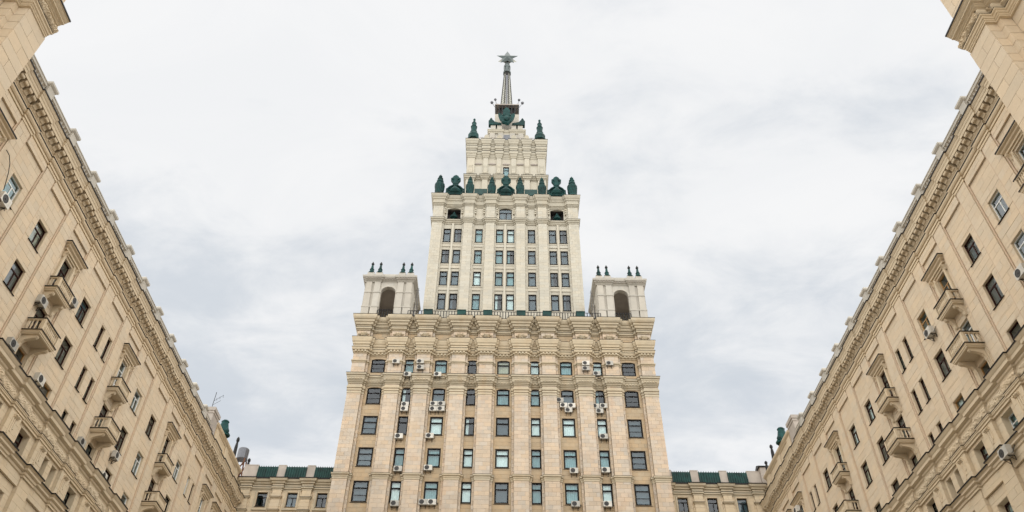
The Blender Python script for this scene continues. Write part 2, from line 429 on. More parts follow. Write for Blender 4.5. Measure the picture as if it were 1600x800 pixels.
def place_window(root, x, z, w, h, style, fm, plane, reveal, bar, curtain=None, half=False, sillmat=None, sill=True):
    me, pm, cur, hf, sm = window_proto(w, h, style, fm, bar, reveal, sillmat or FLASH)
    o = link('window', me, root, (x, -(plane - reveal), z + EYE))
    for p in pm: link('pane', p, o)
    if curtain: link('curtain', (hf if half else cur)[curtain.name], o)
    if sill: link('sill', sm, o)
    return o
RV = {}
def reveal(root, h, t, d0, d1, mat):
    a, b, c, e = h; w, hh = round(b - a, 3), round(e - c, 3); key = (w, hh, t, d0, d1, mat.name)
    if key not in RV:
        q = MB(); E = -EYE
        q.box(-w/2, -w/2 + t, d0, d1, E, hh + E); q.box(w/2 - t, w/2, d0, d1, E, hh + E); q.box(-w/2 + t, w/2 - t, d0, d1, hh - t + E, hh + E); q.box(-w/2 + t, w/2 - t, d0, d1, E, t + E)
        RV[key] = q.mesh('window_reveal', mat)
    link('window_reveal', RV[key], root, ((a + b)/2, 0, c + EYE))
RM = {}
class Rooms:
    def __init__(self, root, mat): self.root = root; self.mat = mat
    def obj(self, *a): pass
def room(rm_, x0, x1, z0, z1, d0, depth=1.6, e=.02):
    w, h = round(x1 - x0, 3), round(z1 - z0, 3); key = (w, h, depth, rm_.mat.name)
    if key not in RM:
        q = MB(); room_mesh(q, -w/2, w/2, -EYE, h - EYE, 0, depth, e); RM[key] = q.mesh('room_interior', rm_.mat)
    link('room_interior', RM[key], rm_.root, ((x0 + x1)/2, -d0, z0 + EYE))
def room_mesh(mb, x0, x1, z0, z1, d0, depth=1.6, e=.02):
    x0 -= e; x1 += e; z0 -= e; z1 += e; d1 = d0 - depth
    mb.quad((x0, d1, z0), (x1, d1, z0), (x1, d1, z1), (x0, d1, z1))
    mb.quad((x0, d0, z0), (x0, d1, z0), (x0, d1, z1), (x0, d0, z1)); mb.quad((x1, d1, z0), (x1, d0, z0), (x1, d0, z1), (x1, d1, z1))
    mb.quad((x0, d1, z1), (x1, d1, z1), (x1, d0, z1), (x0, d0, z1)); mb.quad((x0, d0, z0), (x1, d0, z0), (x1, d1, z0), (x0, d1, z0))
def carved(mb, x0, x1, zlo, zhi, dlo, dhi, cell=.07, bulge=.12, amp=.06, seed=0):
    """deep leaf carving on a swelling frieze"""
    rnd = random.Random(seed); nx = max(2, int((x1 - x0) / cell)); nz = max(3, int((zhi - zlo) / (cell * .8)))
    pts = []
    ph = rnd.random() * 6
    for j in range(nz + 1):
        v = j / nz; z = zlo + (zhi - zlo) * v
        for i in range(nx + 1):
            u = x0 + (x1 - x0) * i / nx
            s = .6 * math.sin(u * 15 + 3 * math.sin(v * PI * 2 + ph)) * math.cos(v * PI * 3 + 2 * math.sin(u * 5.3 + ph)) + .5 * math.sin(u * 7.1 + 9 * v + ph)
            h = amp * s + rnd.uniform(-.5, .5) * amp * 1.1
            if j in (0, nz): h = 0
            pts.append((u, dlo + (dhi - dlo) * v + bulge * math.sin(PI * v) + h, z))
    W = nx + 1
    mb.add(pts, [(j*W+i, j*W+i+1, (j+1)*W+i+1, (j+1)*W+i) for j in range(nz) for i in range(nx)])

# ------------------------------------------------------------------ ground
g = MB(); g.box(-900, 900, -900, 900, -EYE - .5, -EYE)
go = g.obj('courtyard_ground', PAVING); go['kind'] = 'structure'

# ------------------------------------------------------------------ air conditioners
def ac_proto(w=0.86, h=0.58, dp=0.34):
    root = link('air_conditioner', None)
    b = MB(); E = -EYE; x0, x1 = -w/2, w/2; ch = .025
    b.prism_d([(x0+ch, E), (x1-ch, E), (x1, E+ch), (x1, h+E-ch), (x1-ch, h+E), (x0+ch, h+E), (x0, h+E-ch), (x0, E+ch)], 0.06, dp + .06)
    for i in range(5): b.box(x1 - .20, x1 - .04, dp + .06, dp + .066, .12 + i * .08 + E, .15 + i * .08 + E)
    b.obj('casing', ACWHITE, root)
    f = MB(); cx, cz, r = -w * .14, h * .5 + E, h * .42; n = 16
    ring = []
    for rr, dd in ((r, dp + .0601), (r, dp + .075), (r * .9, dp + .08), (r * .86, dp + .065), (r * .25, dp + .065), (r * .22, dp + .085)):
        ring.append([(cx + rr * math.cos(2*PI*i/n), dd, cz + rr * math.sin(2*PI*i/n)) for i in range(n)])
    pts = [p for q in ring for p in q]; fc = [(j*n+i, j*n+(i+1)%n, (j+1)*n+(i+1)%n, (j+1)*n+i) for j in range(5) for i in range(n)] + [tuple(5*n+i for i in range(n))]
    f.add(pts, fc); f.obj('fan_grille', ACDARK, root)
    k = MB()
    for s in (-1, 1):
        k.box(s*w*.3 - .02, s*w*.3 + .02, -.05, dp + .02, -.05 + E, -.002 + E); k.box(s*w*.3 - .02, s*w*.3 + .02, -.05, -.005, -.3 + E, -.05 + E)
        k.prism_x([(-.01, -.28 + E), (.03, -.28 + E), (dp, -.06 + E), (dp - .05, -.06 + E)], s*w*.3 - .012, s*w*.3 + .012)
    k.obj('bracket', ACDARK, root)
    hs = MB(); hs.tube([(w*.42, dp*.5, .1+E), (w*.58, dp*.5, .02+E), (w*.66, .1, .16+E), (w*.6, -.12, .5+E)], .022, 5); hs.obj('pipe', ACDARK, root)
    return root
AC = ac_proto(); AC_USED = [False]
def place_ac(loc, rotz, label, scale=1.0):
    o = AC if not AC_USED[0] else copy_tree(AC)
    AC_USED[0] = True
    o.location = loc; o.rotation_euler = (0, 0, rotz); o.scale = (scale,) * 3
    tag(o, label, 'air conditioner', 'air conditioners bolted to the facades')

exec_later = []
# ================================================================== WINGS
BAY = 3.489
def rec(k): return 25.57 + BAY * k, 27.77 + BAY * k         # recessed strip of bay k (distance from the camera)
def pil(k): return 28.415 + BAY * k                          # centre of the pilaster that follows it
BTYPE = {-3:'S', -2:'S', -1:'S', 0:'B', 1:'S', 2:'S', 3:'B', 4:'S', 5:'P', 6:'B', 7:'S', 8:'S', 9:'B', 10:'S', 11:'P', 12:'B', 13:'B', 14:'S'}
KS = list(range(-3, 15)); Y_START, Y_END = 15.0, 77.5
YC = 48.0
def build_wing(side):
    L = side < 0
    rz = PI / 2 if L else -PI / 2
    root = thing('apartment_wing', ('long beige stone apartment wing on the left with balconies and heavy cornice' if L else
        'long beige stone apartment wing on the right with balconies and heavy cornice'), 'building',
        (side * 27.12, YC, -0.0), rz, 'apartment wings facing each other')
    S = 1 if L else -1
    X = lambda y: S * (y - YC)
    def XR(y0, y1):
        a, b = X(y0), X(y1); return (a, b) if a < b else (b, a)
    R = random.Random(11 if L else 23)
    PD, FD, REV = 0.12, 0.06, 0.30                            # pilaster, its stepped flank, window reveal
    x0, x1 = XR(Y_START, Y_END)
    holes = []; wins = []
    for k in KS:
        a, b = rec(k); c = (a + b) / 2; t = BTYPE[k]
        def H(yc, w, z0, z1, style, row):
            h = (*XR(yc - w/2, yc + w/2), z0, z1); holes.append(h); wins.append((h, style, row, k))
        if t == 'S':
            H(c, 1.2, 31.82, 33.44, 'tee', 1); H(c, 1.2, 28.58, 30.30, 'tee', 2); H(c, 1.2, 25.2, 27.0, 'tee', 3)
        elif t == 'P':
            for q in (-.66, .66): H(c + q, .62, 31.85, 33.57, 'transom', 1); H(c + q, .62, 28.60, 30.27, 'transom', 2); H(c + q, .62, 25.2, 27.0, 'transom', 3)
        else:
            H(c, 1.1, 30.98, 33.68, 'door', 1); H(c, 1.1, 27.76, 29.95, 'door', 2); H(c, 1.1, 25.2, 27.05, 'tee', 3)
    # ---- zone above the belt: wall (mortar ground behind the stones), stones on it
    wall = MB(); Z0, ZT = 25.0, 36.0
    wall.holes_wall(x0, x1, Z0, ZT, holes, -.03, REV - .03)
    wall.obj('wall', MORTAR, root)
    items = []
    RT = 35.45                                               # top of the recessed strips
    gro = MB()
    for k in KS:
        a, b = rec(k); xa, xb = XR(a, b)
        items += courses(xa, xb, 25.6, RT, 0.0, .45, .95, holes, seed=k * 7 + 1)
        items += courses(xa, xb, RT + .005, 36.0, PD, .28, 1.1, (), th=.12, seed=k * 7 + 2)
        p = pil(k)
        xa, xb = XR(p - .53, p + .53)
        items += courses(xa, xb, 25.6, 36.0, PD, .45, .98, (), th=.12, seed=k * 7 + 3)
        for s in (-1, 1):
            q = p + s * (.53 + .058); xa, xb = XR(q - .055, q + .055)
            gro = MB(); gro.box(xa, xb, -.02, FD, 25.6, 36.0); gro.obj('pilaster_flank', WGROOVE, root)
    lay_stones(root, items, WING, 300)
    # reveals in plain stone, 2 mm inside the openings
    for hh_ in holes: reveal(root, hh_, .02, -REV, -.002, WTRIM)
    # ---- entablature
    cs = sorted(X(pil(k)) for k in KS)
    arch = MB()
    path = ressauts(x0, x1, cs, .62, 0.06, 0.16)
    arch.sweep(path, [(-.10, 35.98), (.0, 35.98), (.0, 36.16), (.05, 36.17), (.05, 36.34), (.10, 36.36), (.16, 36.44), (.18, 36.52), (.18, 36.57), (-.10, 36.57)])
    arch.obj('architrave', WTRIM, root)
    fl = MB(); fl.sweep(path, [(-.05, 36.572), (.205, 36.572), (.21, 36.635), (-.05, 36.65)]); fl.obj('flashing', FLASH, root)  # black strip: shade of the void above the architrave put in as colour
    fz = MB(); fz.sweep(path, [(-.10, 36.655), (.02, 36.655), (.02, 36.98), (.05, 37.0), (.09, 37.08), (.09, 37.13), (.0, 37.14), (.0, 37.50), (-.1, 37.50)])
    fz.obj('frieze', WTRIM, root)
    cor = MB(); path2 = ressauts(x0, x1, cs, .46, 0.06, 0.16)
    cor.sweep(path2, [(-.10, 37.50), (.42, 37.50), (.42, 37.43), (.45, 37.42), (.455, 37.62), (.48, 37.64), (.50, 37.72), (.50, 37.80), (.53, 37.82), (.58, 37.92), (.60, 38.0), (.60, 38.03), (-.10, 38.08)])
    cor.obj('cornice', WTRIM, root)
    fl = MB(); fl.sweep(path2, [(.3, 38.065), (.612, 38.036), (.612, 37.985), (.635, 37.985), (.635, 38.08), (.3, 38.11)]); fl.obj('flashing', FLASH, root)
    # modillions: seven to a bay
    md = MB(); E = -EYE
    md.prism_x([(0, .34+E), (0, -.04+E), (.06, -.08+E), (.14, -.05+E), (.19, .04+E), (.24, .10+E), (.31, .10+E), (.38, .12+E), (.41, .18+E), (.41, .34+E)], -.165, .165)
    md.box(-.19, .19, 0, .415, .342+E, .37+E)
    mm = md.mesh('modillion', WTRIM)
    for k in KS:
        for j in range(7):
            y = pil(k) - 1.5 * BAY / 7 * 1.0 + j * BAY / 7 + BAY/14
            if y > Y_END - .3: continue
            rs = abs(y - pil(k)) < .62 + .05
            link('modillion', mm, root, (X(y), -(.16 if rs else .06), 37.13 + EYE), scale=(1, 1, 1))
    # ---- parapet: balustrade with pedestals
    pd = MB(); pd.box(-.33, .33, -.33, .33, 38.08, 39.72); pd.box(-.36, .36, -.36, .36, 38.08, 38.3)
    pd.sweep([(-.33,-.33),(-.33,.33),(.33,.33),(.33,-.33),(-.33,-.33)], [(0, 39.70), (.04, 39.72), (.11, 39.82), (.11, 39.96), (.02, 40.08)], caps=False)
    pd.box(-.34, .34, -.34, .34, 39.965, 40.07)
    pm = pd.mesh('pedestal', PALE)
    for k in range(-2, 11):
        link('pedestal', pm, root, (X(28.55 + BAY * k), .25, 0))
    ped_d = -.17
    yb0, yb1 = 28.55 - 2 * BAY, 65.6
    xa, xb = XR(yb0, yb1)
    rl = MB(); rl.box(xa, xb, ped_d - .14, ped_d + .12, 39.48, 39.68); rl.box(xa, xb, ped_d - .17, ped_d + .15, 39.68, 39.74); rl.obj('handrail', PALE, root)
    pl = MB(); pl.box(xa, xb, ped_d - .2, ped_d + .16, 38.08, 38.80); pl.obj('plinth', WTRIM, root)
    bl = MB(); n = int((yb1 - yb0) / .29)
    for i in range(n):
        y = yb0 + (i + .5) * (yb1 - yb0) / n
        kk = round((y - 28.55) / BAY)
        if abs(y - 28.55 - kk * BAY) < .40: continue
        bl.lathe(X(y), ped_d, [(.08, 38.75), (.08, 38.8), (.05, 38.84), (.10, 39.0), (.06, 39.22), (.05, 39.36), (.08, 39.4), (.08, 39.48)], 6)
    bl.obj('baluster', PALE, root, 'stuff')
    # ---- far end: tall pier and attic
    ap = MB(); xa, xb = XR(65.6, 67.2)
    ap.box(xa, xb, -1.5, -.12, 38.08, 41.0); ap.box(xa - .12, xb + .12, -1.6, .0, 41.0, 41.35); ap.box(xa - .05, xb + .05, -1.54, -.07, 40.75, 41.0)
    ap.obj('attic_pier', CONC, root)
    at = MB(); xa, xb = XR(67.203, 76.6)
    at.box(xa, xb, -1.2, -.25, 38.08, 40.3)
    pth = [(xa, -.25), (xb, -.25)]
    at.sweep(pth, [(-.3, 40.302), (.05, 40.302), (.10, 40.4), (.22, 40.5), (.28, 40.62), (.28, 40.72), (-.3, 40.74)])
    for yy in (68.0, 71.5, 75.6):
        q0, q1 = XR(yy - .45, yy + .45); at.box(q0, q1, -.24, -.14, 38.09, 40.29)
    at.obj('attic', WTRIM, root)
    # ---- windows of the upper zone
    rm = Rooms(root, ROOM)
    for (h, style, row, k) in wins:
        a, b, c, e = h; near = k <= 1
        if style == 'door': fm = FRAME_WHITE if R.random() < .45 else FRAME_WINE
        else: fm = R.choice([FRAME_WINE, FRAME_WINE, FRAME_WINE, FRAME_BLACK, FRAME_WHITE])
        if row == 3 and style == 'tee' and k in (3, 4): fm = FRAME_OCHRE
        if L and k == 1 and row == 1: fm = FRAME_WHITE
        if (not L) and k in (0, 1): fm = FRAME_WHITE
        if (not L) and k == 2: fm = FRAME_WINE
        if (not L) and k in (3, 4) and row == 1: fm = FRAME_OCHRE
        if k == 2 and L: fm = FRAME_WINE
        cu = R.choice([None, None, None, None, CURTY, CURT, BLIND])
        if fm is FRAME_WHITE and R.random() < .5: cu = R.choice([CURT, BLIND, CURTB])
        place_window(root, (a + b) / 2, c + .021, b - a - .042, e - c - .042, style, fm, 0.0, REV - .06, .055, cu, R.random() < .6, FLASH, style != 'door')
        room(rm, a, b, c, e, -REV)
    # ---- balconies: door surround, pediment, slab, consoles, balusters
    bu = MB(); bu.lathe(0, 0, [(.045, E), (.045, .05+E), (.028, .08+E), (.055, .28+E), (.03, .5+E), (.028, .58+E), (.045, .62+E), (.045, .66+E)], 7)
    bm = bu.mesh('baluster', WTRIM)
    for k in KS:
        if BTYPE[k] != 'B': continue
        a, b = rec(k); c = (a + b) / 2; xc = X(c)
        sr = MB()
        for s in (-1, 1):
            sr.box(xc + s*.70 - .12, xc + s*.70 + .12, -.01, .09, 30.98, 33.8)
            sr.box(xc + s*.70 - .09, xc + s*.70 + .09, .09, .13, 31.2, 33.6)
            sr.prism_x([(.0, 33.42), (.12, 33.42), (.2, 33.6), (.34, 33.72), (.36, 33.8), (.0, 33.8)], xc + s*.84 - .08, xc + s*.84 + .08)
        sr.box(xc - .82, xc + .82, -.01, .09, 33.802, 33.92)
        sr.obj('door_surround', WTRIM, root)
        pdm = MB()
        pdm.sweep([(xc - .95, .0), (xc - .95, .14), (xc + .95, .14), (xc + .95, .0)], [(-.14, 33.925), (.04, 33.925), (.06, 34.05), (.16, 34.12), (.20, 34.22), (.30, 34.27), (.31, 34.36), (-.14, 34.42)])
        po = pdm.obj('pediment', WTRIM, root)
        f2 = MB(); f2.sweep([(xc - .95, .0), (xc - .95, .14), (xc + .95, .14), (xc + .95, .0)], [(.1, 34.41), (.322, 34.364), (.322, 34.32), (.342, 34.32), (.342, 34.40), (.1, 34.45)], caps=False); f2.obj('flashing', FLASH, po)
        for (zs, prj, hw, hh) in ((30.92, .60, .92, .84), (27.70, .98, .94, .88)):
            out_d = PD + prj
            slab = MB()
            slab.sweep([(xc - hw, .0), (xc - hw, out_d), (xc + hw, out_d), (xc + hw, .0)], [(-.3, zs - .22), (-.10, zs - .22), (-.06, zs - .14), (-.01, zs - .12), (.0, zs - .02), (.03, zs), (.03, zs + .04), (-.3, zs + .05)], caps=False)
            slab.box(xc - hw + .05, xc + hw - .05, .0, out_d - .05, zs - .20, zs + .03)
            bo = slab.obj('balcony', WTRIM, root)
            fb = MB(); fb.sweep([(xc - hw, .0), (xc - hw, out_d), (xc + hw, out_d), (xc + hw, .0)], [(.0, zs + .052), (.034, zs + .044), (.034, zs + .0), (.055, zs + .0), (.055, zs + .065), (.0, zs + .075)], caps=False); fb.obj('flashing', FLASH, bo)
            for s in (-1, 1):
                cn = MB(); pr = prj
                cn.prism_x([(.0, zs - .222), (.0, zs - .95), (.06, zs - .98), (.13, zs - .9), (.16, zs - .7), (.28, zs - .55), (pr*.6, zs - .44), (pr*.86, zs - .40), (pr*.95, zs - .32), (pr*.95, zs - .222)], xc + s*.66 - .11, xc + s*.66 + .11)
                cn.obj('console', WTRIM, bo)
            rl = MB(); zr = zs + hh
            for s in (-1, 1):
                rl.box(xc + s*(hw - .07) - .075, xc + s*(hw - .07) + .075, out_d - .15, out_d - .0, zs + .055, zr - .07)
                xa = xc + s*(hw - .07); rl.box(xa - .07, xa + .07, .0, out_d - .15, zr - .13, zr - .065); rl.box(xa - .06, xa + .06, .0, out_d - .15, zs + .055, zs + .12)
            rl.box(xc - hw + .145, xc + hw - .145, out_d - .14, out_d - .02, zr - .13, zr - .065); rl.box(xc - hw + .145, xc + hw - .145, out_d - .14, out_d - .02, zs + .055, zs + .12)
            rl.obj('railing', WTRIM, bo)
            cp = MB()
            cp.sweep([(xc - hw + .07, .0), (xc - hw + .07, out_d - .07), (xc + hw - .07, out_d - .07), (xc + hw - .07, .0)], [(-.1, zr - .062), (.1, zr - .062), (.1, zr), (-.1, zr + .005), (-.1, zr - .062)], caps=False); cp.obj('handrail', FLASH, bo)
            hb = hh - .13 - .12
            for i in range(9):
                link('baluster', bm, bo, (xc - (hw - .26) + i * (2 * hw - .52) / 8, -(out_d - .08), zs + .12 + EYE), scale=(1.15, 1.15, hb / .66))
            ns = max(2, int((out_d - .3) / .2))
            for s in (-1, 1):
                for i in range(ns):
                    link('baluster', bm, bo, (xc + s * (hw - .07), -(.12 + i * (out_d - .36) / (ns - 1)), zs + .12 + EYE), scale=(1.15, 1.15, hb / .66))
        # grooved side strips beneath the large balcony
        for s in (-1, 1):
            for j, q in enumerate((.62, .76, .90)): gs = MB(); gs.box(xc + s*q - .045, xc + s*q + .045, -.01, .10 - .02 * j, 25.62, 27.46); gs.obj('side_strip', WTRIM, root)
    # ---- belt: upper cornice, carved frieze, band
    hwb = .70
    pb = ressauts(x0, x1, cs, hwb, .10, .26)
    bc = MB(); bc.sweep(pb, [(-.2, 24.86), (.06, 24.86), (.06, 24.94), (.12, 25.0), (.14, 25.12), (.30, 25.17), (.32, 25.18), (.32, 25.36), (.36, 25.4), (.43, 25.5), (.45, 25.56), (.45, 25.60), (-.2, 25.66)])
    bc.obj('belt_cornice', WTRIM, root)
    fl = MB(); fl.sweep(pb, [(.2, 25.64), (.462, 25.604), (.462, 25.565), (.485, 25.565), (.485, 25.645), (.2, 25.68)]); fl.obj('flashing', FLASH, root)
    fk = MB(); fk.sweep(pb, [(-.2, 24.302), (.03, 24.302), (.08, 24.45), (.09, 24.58), (.08, 24.7), (.03, 24.858), (-.2, 24.858)]); fk.obj('frieze', WTRIM, root)
    cf = MB()
    for i, (p, q) in enumerate(zip(pb, pb[1:])):
        if abs(p[1] - q[1]) > 1e-6: continue
        carved(cf, p[0] - (.09 if p[1] > .2 else -.0), q[0] + (.09 if p[1] > .2 else .0), 24.302, 24.86, p[1] + .045, p[1] + .045, .06, .085, .035, i)
    cf.obj('carved_frieze', WTRIM, root)
    cb = MB(); cb.sweep(pb, [(-.2, 23.98), (.02, 23.98), (.02, 24.1), (.07, 24.14), (.07, 24.2), (.1, 24.22), (.1, 24.28), (-.2, 24.281)]); cb.obj('frieze_band', WTRIM, root)
    fl = MB(); fl.sweep(pb, [(.0, 24.2815), (.125, 24.2815), (.125, 24.301), (.0, 24.301)]); fl.obj('flashing', FLASH, root)
    # ---- zone under the belt: deep windows between panelled pilasters
    ho2 = []; w2 = []
    for k in KS:
        a, b = rec(k); c = (a + b) / 2
        if BTYPE[k] == 'P':
            for q in (-.58, .58): ho2.append((*XR(c + q - .33, c + q + .33), 22.2, 23.82)); w2.append((ho2[-1], 'transom', 4, k))
        else: ho2.append((*XR(c - .58, c + .58), 22.2, 23.82)); w2.append((ho2[-1], 'tee', 4, k))
        ho2.append((*XR(c - .6, c + .6), 18.5, 20.40)); w2.append((ho2[-1], 'tee', 5, k))
    wl = MB(); wl.holes_wall(x0, x1, -EYE, 24.99, ho2, -.03, .55); wl.obj('lower_wall', MORTAR, root)
    it2 = []; pn = MB(); tg = MB()
    for k in KS:
        a, b = rec(k); xa, xb = XR(a - .03, b + .03)
        it2 += courses(xa, xb, 22.25, 23.98, 0.0, .45, 1.0, ho2, seed=k + 100)
        it2 += courses(xa, xb, 21.06, 21.60, .14, .28, 1.0, (), th=.14, seed=k + 130)
        it2 += courses(xa, xb, 14.0, 21.05, 0.0, .45, 1.0, ho2, seed=k + 160)
        p = pil(k); xa, xb = XR(p - .61, p + .61)
        it2 += courses(xa, xb, 22.25, 23.98, .22, .58, 1.3, (), th=.24, seed=k + 190)
        it2 += courses(xa, xb, 14.0, 21.6, .22, .45, 1.2, (), th=.24, seed=k + 220)
        for j in range(3):                                    # three hanging strips with drip heads
            q = X(p) + (j - 1) * .17; ln = (1.15, .95, .75)[j]
            tg.prism_x([(.215, 23.80), (.40, 23.78), (.40, 23.72), (.25, 23.60), (.25, 23.80 - ln), (.215, 23.80 - ln)], q - .06, q + .06)
    lay_stones(root, it2, WTRIM, 200)
    tg.obj('pilaster_ornament', WTRIM, root, 'stuff')
    for hh_ in ho2: reveal(root, hh_, .02, -.55, -.002, WTRIM)
    pb2 = ressauts(x0, x1, cs, .64, .06, .28)
    b2 = MB(); b2.sweep(pb2, [(-.2, 21.61), (.03, 21.61), (.03, 21.72), (.08, 21.76), (.10, 21.9), (.22, 21.95), (.22, 22.08), (.30, 22.16), (.31, 22.2), (-.2, 22.24)]); b2.obj('sill_cornice', WTRIM, root)
    fl = MB(); fl.sweep(pb2, [(.1, 22.235), (.322, 22.204), (.322, 22.165), (.345, 22.165), (.345, 22.245), (.1, 22.27)]); fl.obj('flashing', FLASH, root)
    for (h, style, row, k) in w2:
        a, b, c, e = h; fm = R.choice([FRAME_WINE, FRAME_BLACK, FRAME_WHITE])
        place_window(root, (a + b) / 2, c + .05, b - a - .042, e - c - .075, style, fm, 0.0, .49, .055, R.choice([None, None, CURT, CURTB, BLIND]), False, FLASH, False)
        room(rm, a, b, c, e, -.55)
    rm.obj('room_interior', ROOM, root, 'stuff')
    # ---- body: roof and back
    bd = MB(); bd.box(x0, x1, -13, -2.3, -EYE, 37.9); bd.box(x0, x1, -2.3, .05, 37.9, 38.06)
    bd.obj('roof_and_back', CONC, root)
    return root
WL = build_wing(-1); WR = build_wing(1)

# ================================================================== PAVILIONS at the near ends of the wings
def build_pavilion(side):
    L = side < 0
    rz = PI / 2 if L else -PI / 2
    S = 1 if L else -1
    root = thing('corner_pavilion', ('tall projecting pavilion with carved capital cut by the top left corner' if L else
        'tall projecting pavilion with carved capital cut by the top right corner'), 'building', (side * 17.0, 10.5, 0), rz, 'projecting corner pavilions')
    X = lambda y: S * (y - 10.5)
    def XR(y0, y1):
        a, b = X(y0), X(y1); return (a, b) if a < b else (b, a)
    ye = 15.58
    core = MB(); xa, xb = XR(5.0, ye - .04); core.box(xa, xb, -11, -.03, -EYE, 46); core.obj('wall', MORTAR, root)
    items = []
    def pilaster(y0, y1, zlo, zhi, d, sd):
        xa, xb = XR(y0, y1); core2.box(xa + .02, xb - .02, -.05, d - .035, zlo, zhi)
        items.extend(courses(xa, xb, zlo, zhi, d, .45, .92, (), th=.04, gap=.013, seed=sd))
    core2 = MB()
    for i, (a, b) in enumerate(((14.37, ye), (5.4, 6.6))):
        pilaster(a, b, 8.0, 24.64, .80, i + 5)
        for s, q in ((-1, a), (1, b)):
            if q > 15: continue
            # stone returns, laid in the same courses
            n = 37; h = (24.64 - 8.0) / n
            xa, xb = XR(q - .22, q - .0) if s < 0 else XR(q, q + .22)
            for j in range(n):
                z0 = 8 + j * h
                items.append((xa, xb, z0 + .01, z0 + h - .01, .42 + random.uniform(-.003, .003), .44))
            xa, xb = XR(q, q + .03) if s < 0 else XR(q - .03, q)
            for j in range(n):
                z0 = 8 + j * h
                items.append((xa - .002, xb + .002, z0 + .01, z0 + h - .01, .757, .34))
    core2.obj('pilaster_core', MORTAR, root)
    xa, xb = XR(6.83, 14.14); items += courses(xa, xb, 8.0, 24.64, 0.0, .45, .95, (), th=.03, gap=.013, seed=77)
    lay_stones(root, items, WING, 300)
    # entablature, its far end cut flush so the profile shows against the sky
    e = ye - .07
    pe = []
    for (a, b) in (((5.4), (6.6)), ((14.30), (e))):
        pe.append((a, b))
    pth = [(X(5.0), .05), (X(5.4), .05), (X(5.4), .80), (X(6.6), .80), (X(6.6), .42), (X(6.85), .42), (X(6.85), .05), (X(14.08), .05), (X(14.08), .42), (X(14.32), .42), (X(14.32), .80), (X(e), .80)]
    if not L: pth = pth[::-1]
    nk = MB(); nk.sweep(pth, [(-.3, 24.62), (.04, 24.62), (.04, 24.67), (.07, 24.69), (.07, 24.74), (.11, 24.76), (.12, 24.80), (.12, 24.83), (.17, 24.86), (.18, 24.91), (-.3, 24.91)]); nk.obj('capital_neck', WTRIM, root)
    fl = MB(); fl.sweep(pth, [(.1, 24.911), (.19, 24.911), (.19, 24.925), (.1, 24.925)]); fl.obj('flashing', FLASH, root)
    cf = MB()
    for i, (p, q) in enumerate(zip(pth, pth[1:])):
        if abs(p[1] - q[1]) > 1e-6: continue
        carved(cf, min(p[0], q[0]) - .08, max(p[0], q[0]) + .08, 24.92, 25.30, p[1] + .07, p[1] + .10, .03, .17, .04, i + 40)
    bk = MB(); bk.sweep(pth, [(-.3, 24.92), (.06, 24.92), (.14, 25.0), (.18, 25.1), (.16, 25.22), (.08, 25.30), (-.3, 25.30)]); bk.obj('frieze', WTRIM, root)
    cf.obj('carved_frieze', WTRIM, root)
    tp = MB(); tp.sweep(pth, [(-.3, 25.302), (.14, 25.302), (.14, 25.33), (.20, 25.35), (.21, 25.38), (.25, 25.40), (.27, 25.44), (.37, 25.45), (.37, 25.51), (.40, 25.53), (.44, 25.57), (.46, 25.61), (.50, 25.63), (.50, 25.66), (-.3, 25.70)]); tp.obj('cornice', WTRIM, root)
    fl = MB(); fl.sweep(pth, [(.2, 25.69), (.512, 25.664), (.512, 25.63), (.53, 25.63), (.53, 25.70), (.2, 25.73)]); fl.obj('flashing', FLASH, root)
    # storey above
    up = []
    core3 = MB(); xa, xb = XR(13.9, ye - .1); core3.box(xa + .02, xb - .02, -.05, .58, 25.5, 44); core3.obj('upper_pilaster_core', MORTAR, root)
    up += courses(xa, xb, 25.64, 44.0, .62, .45, .95, (), th=.04, gap=.013, seed=9)
    xa, xb = XR(5.0, 13.9); up += courses(xa, xb, 25.64, 44.0, 0.0, .45, .95, (), th=.03, gap=.013, seed=10)
    lay_stones(root, up, WING, 60)
    # side wall towards the wing
    return root
build_pavilion(-1); build_pavilion(1)

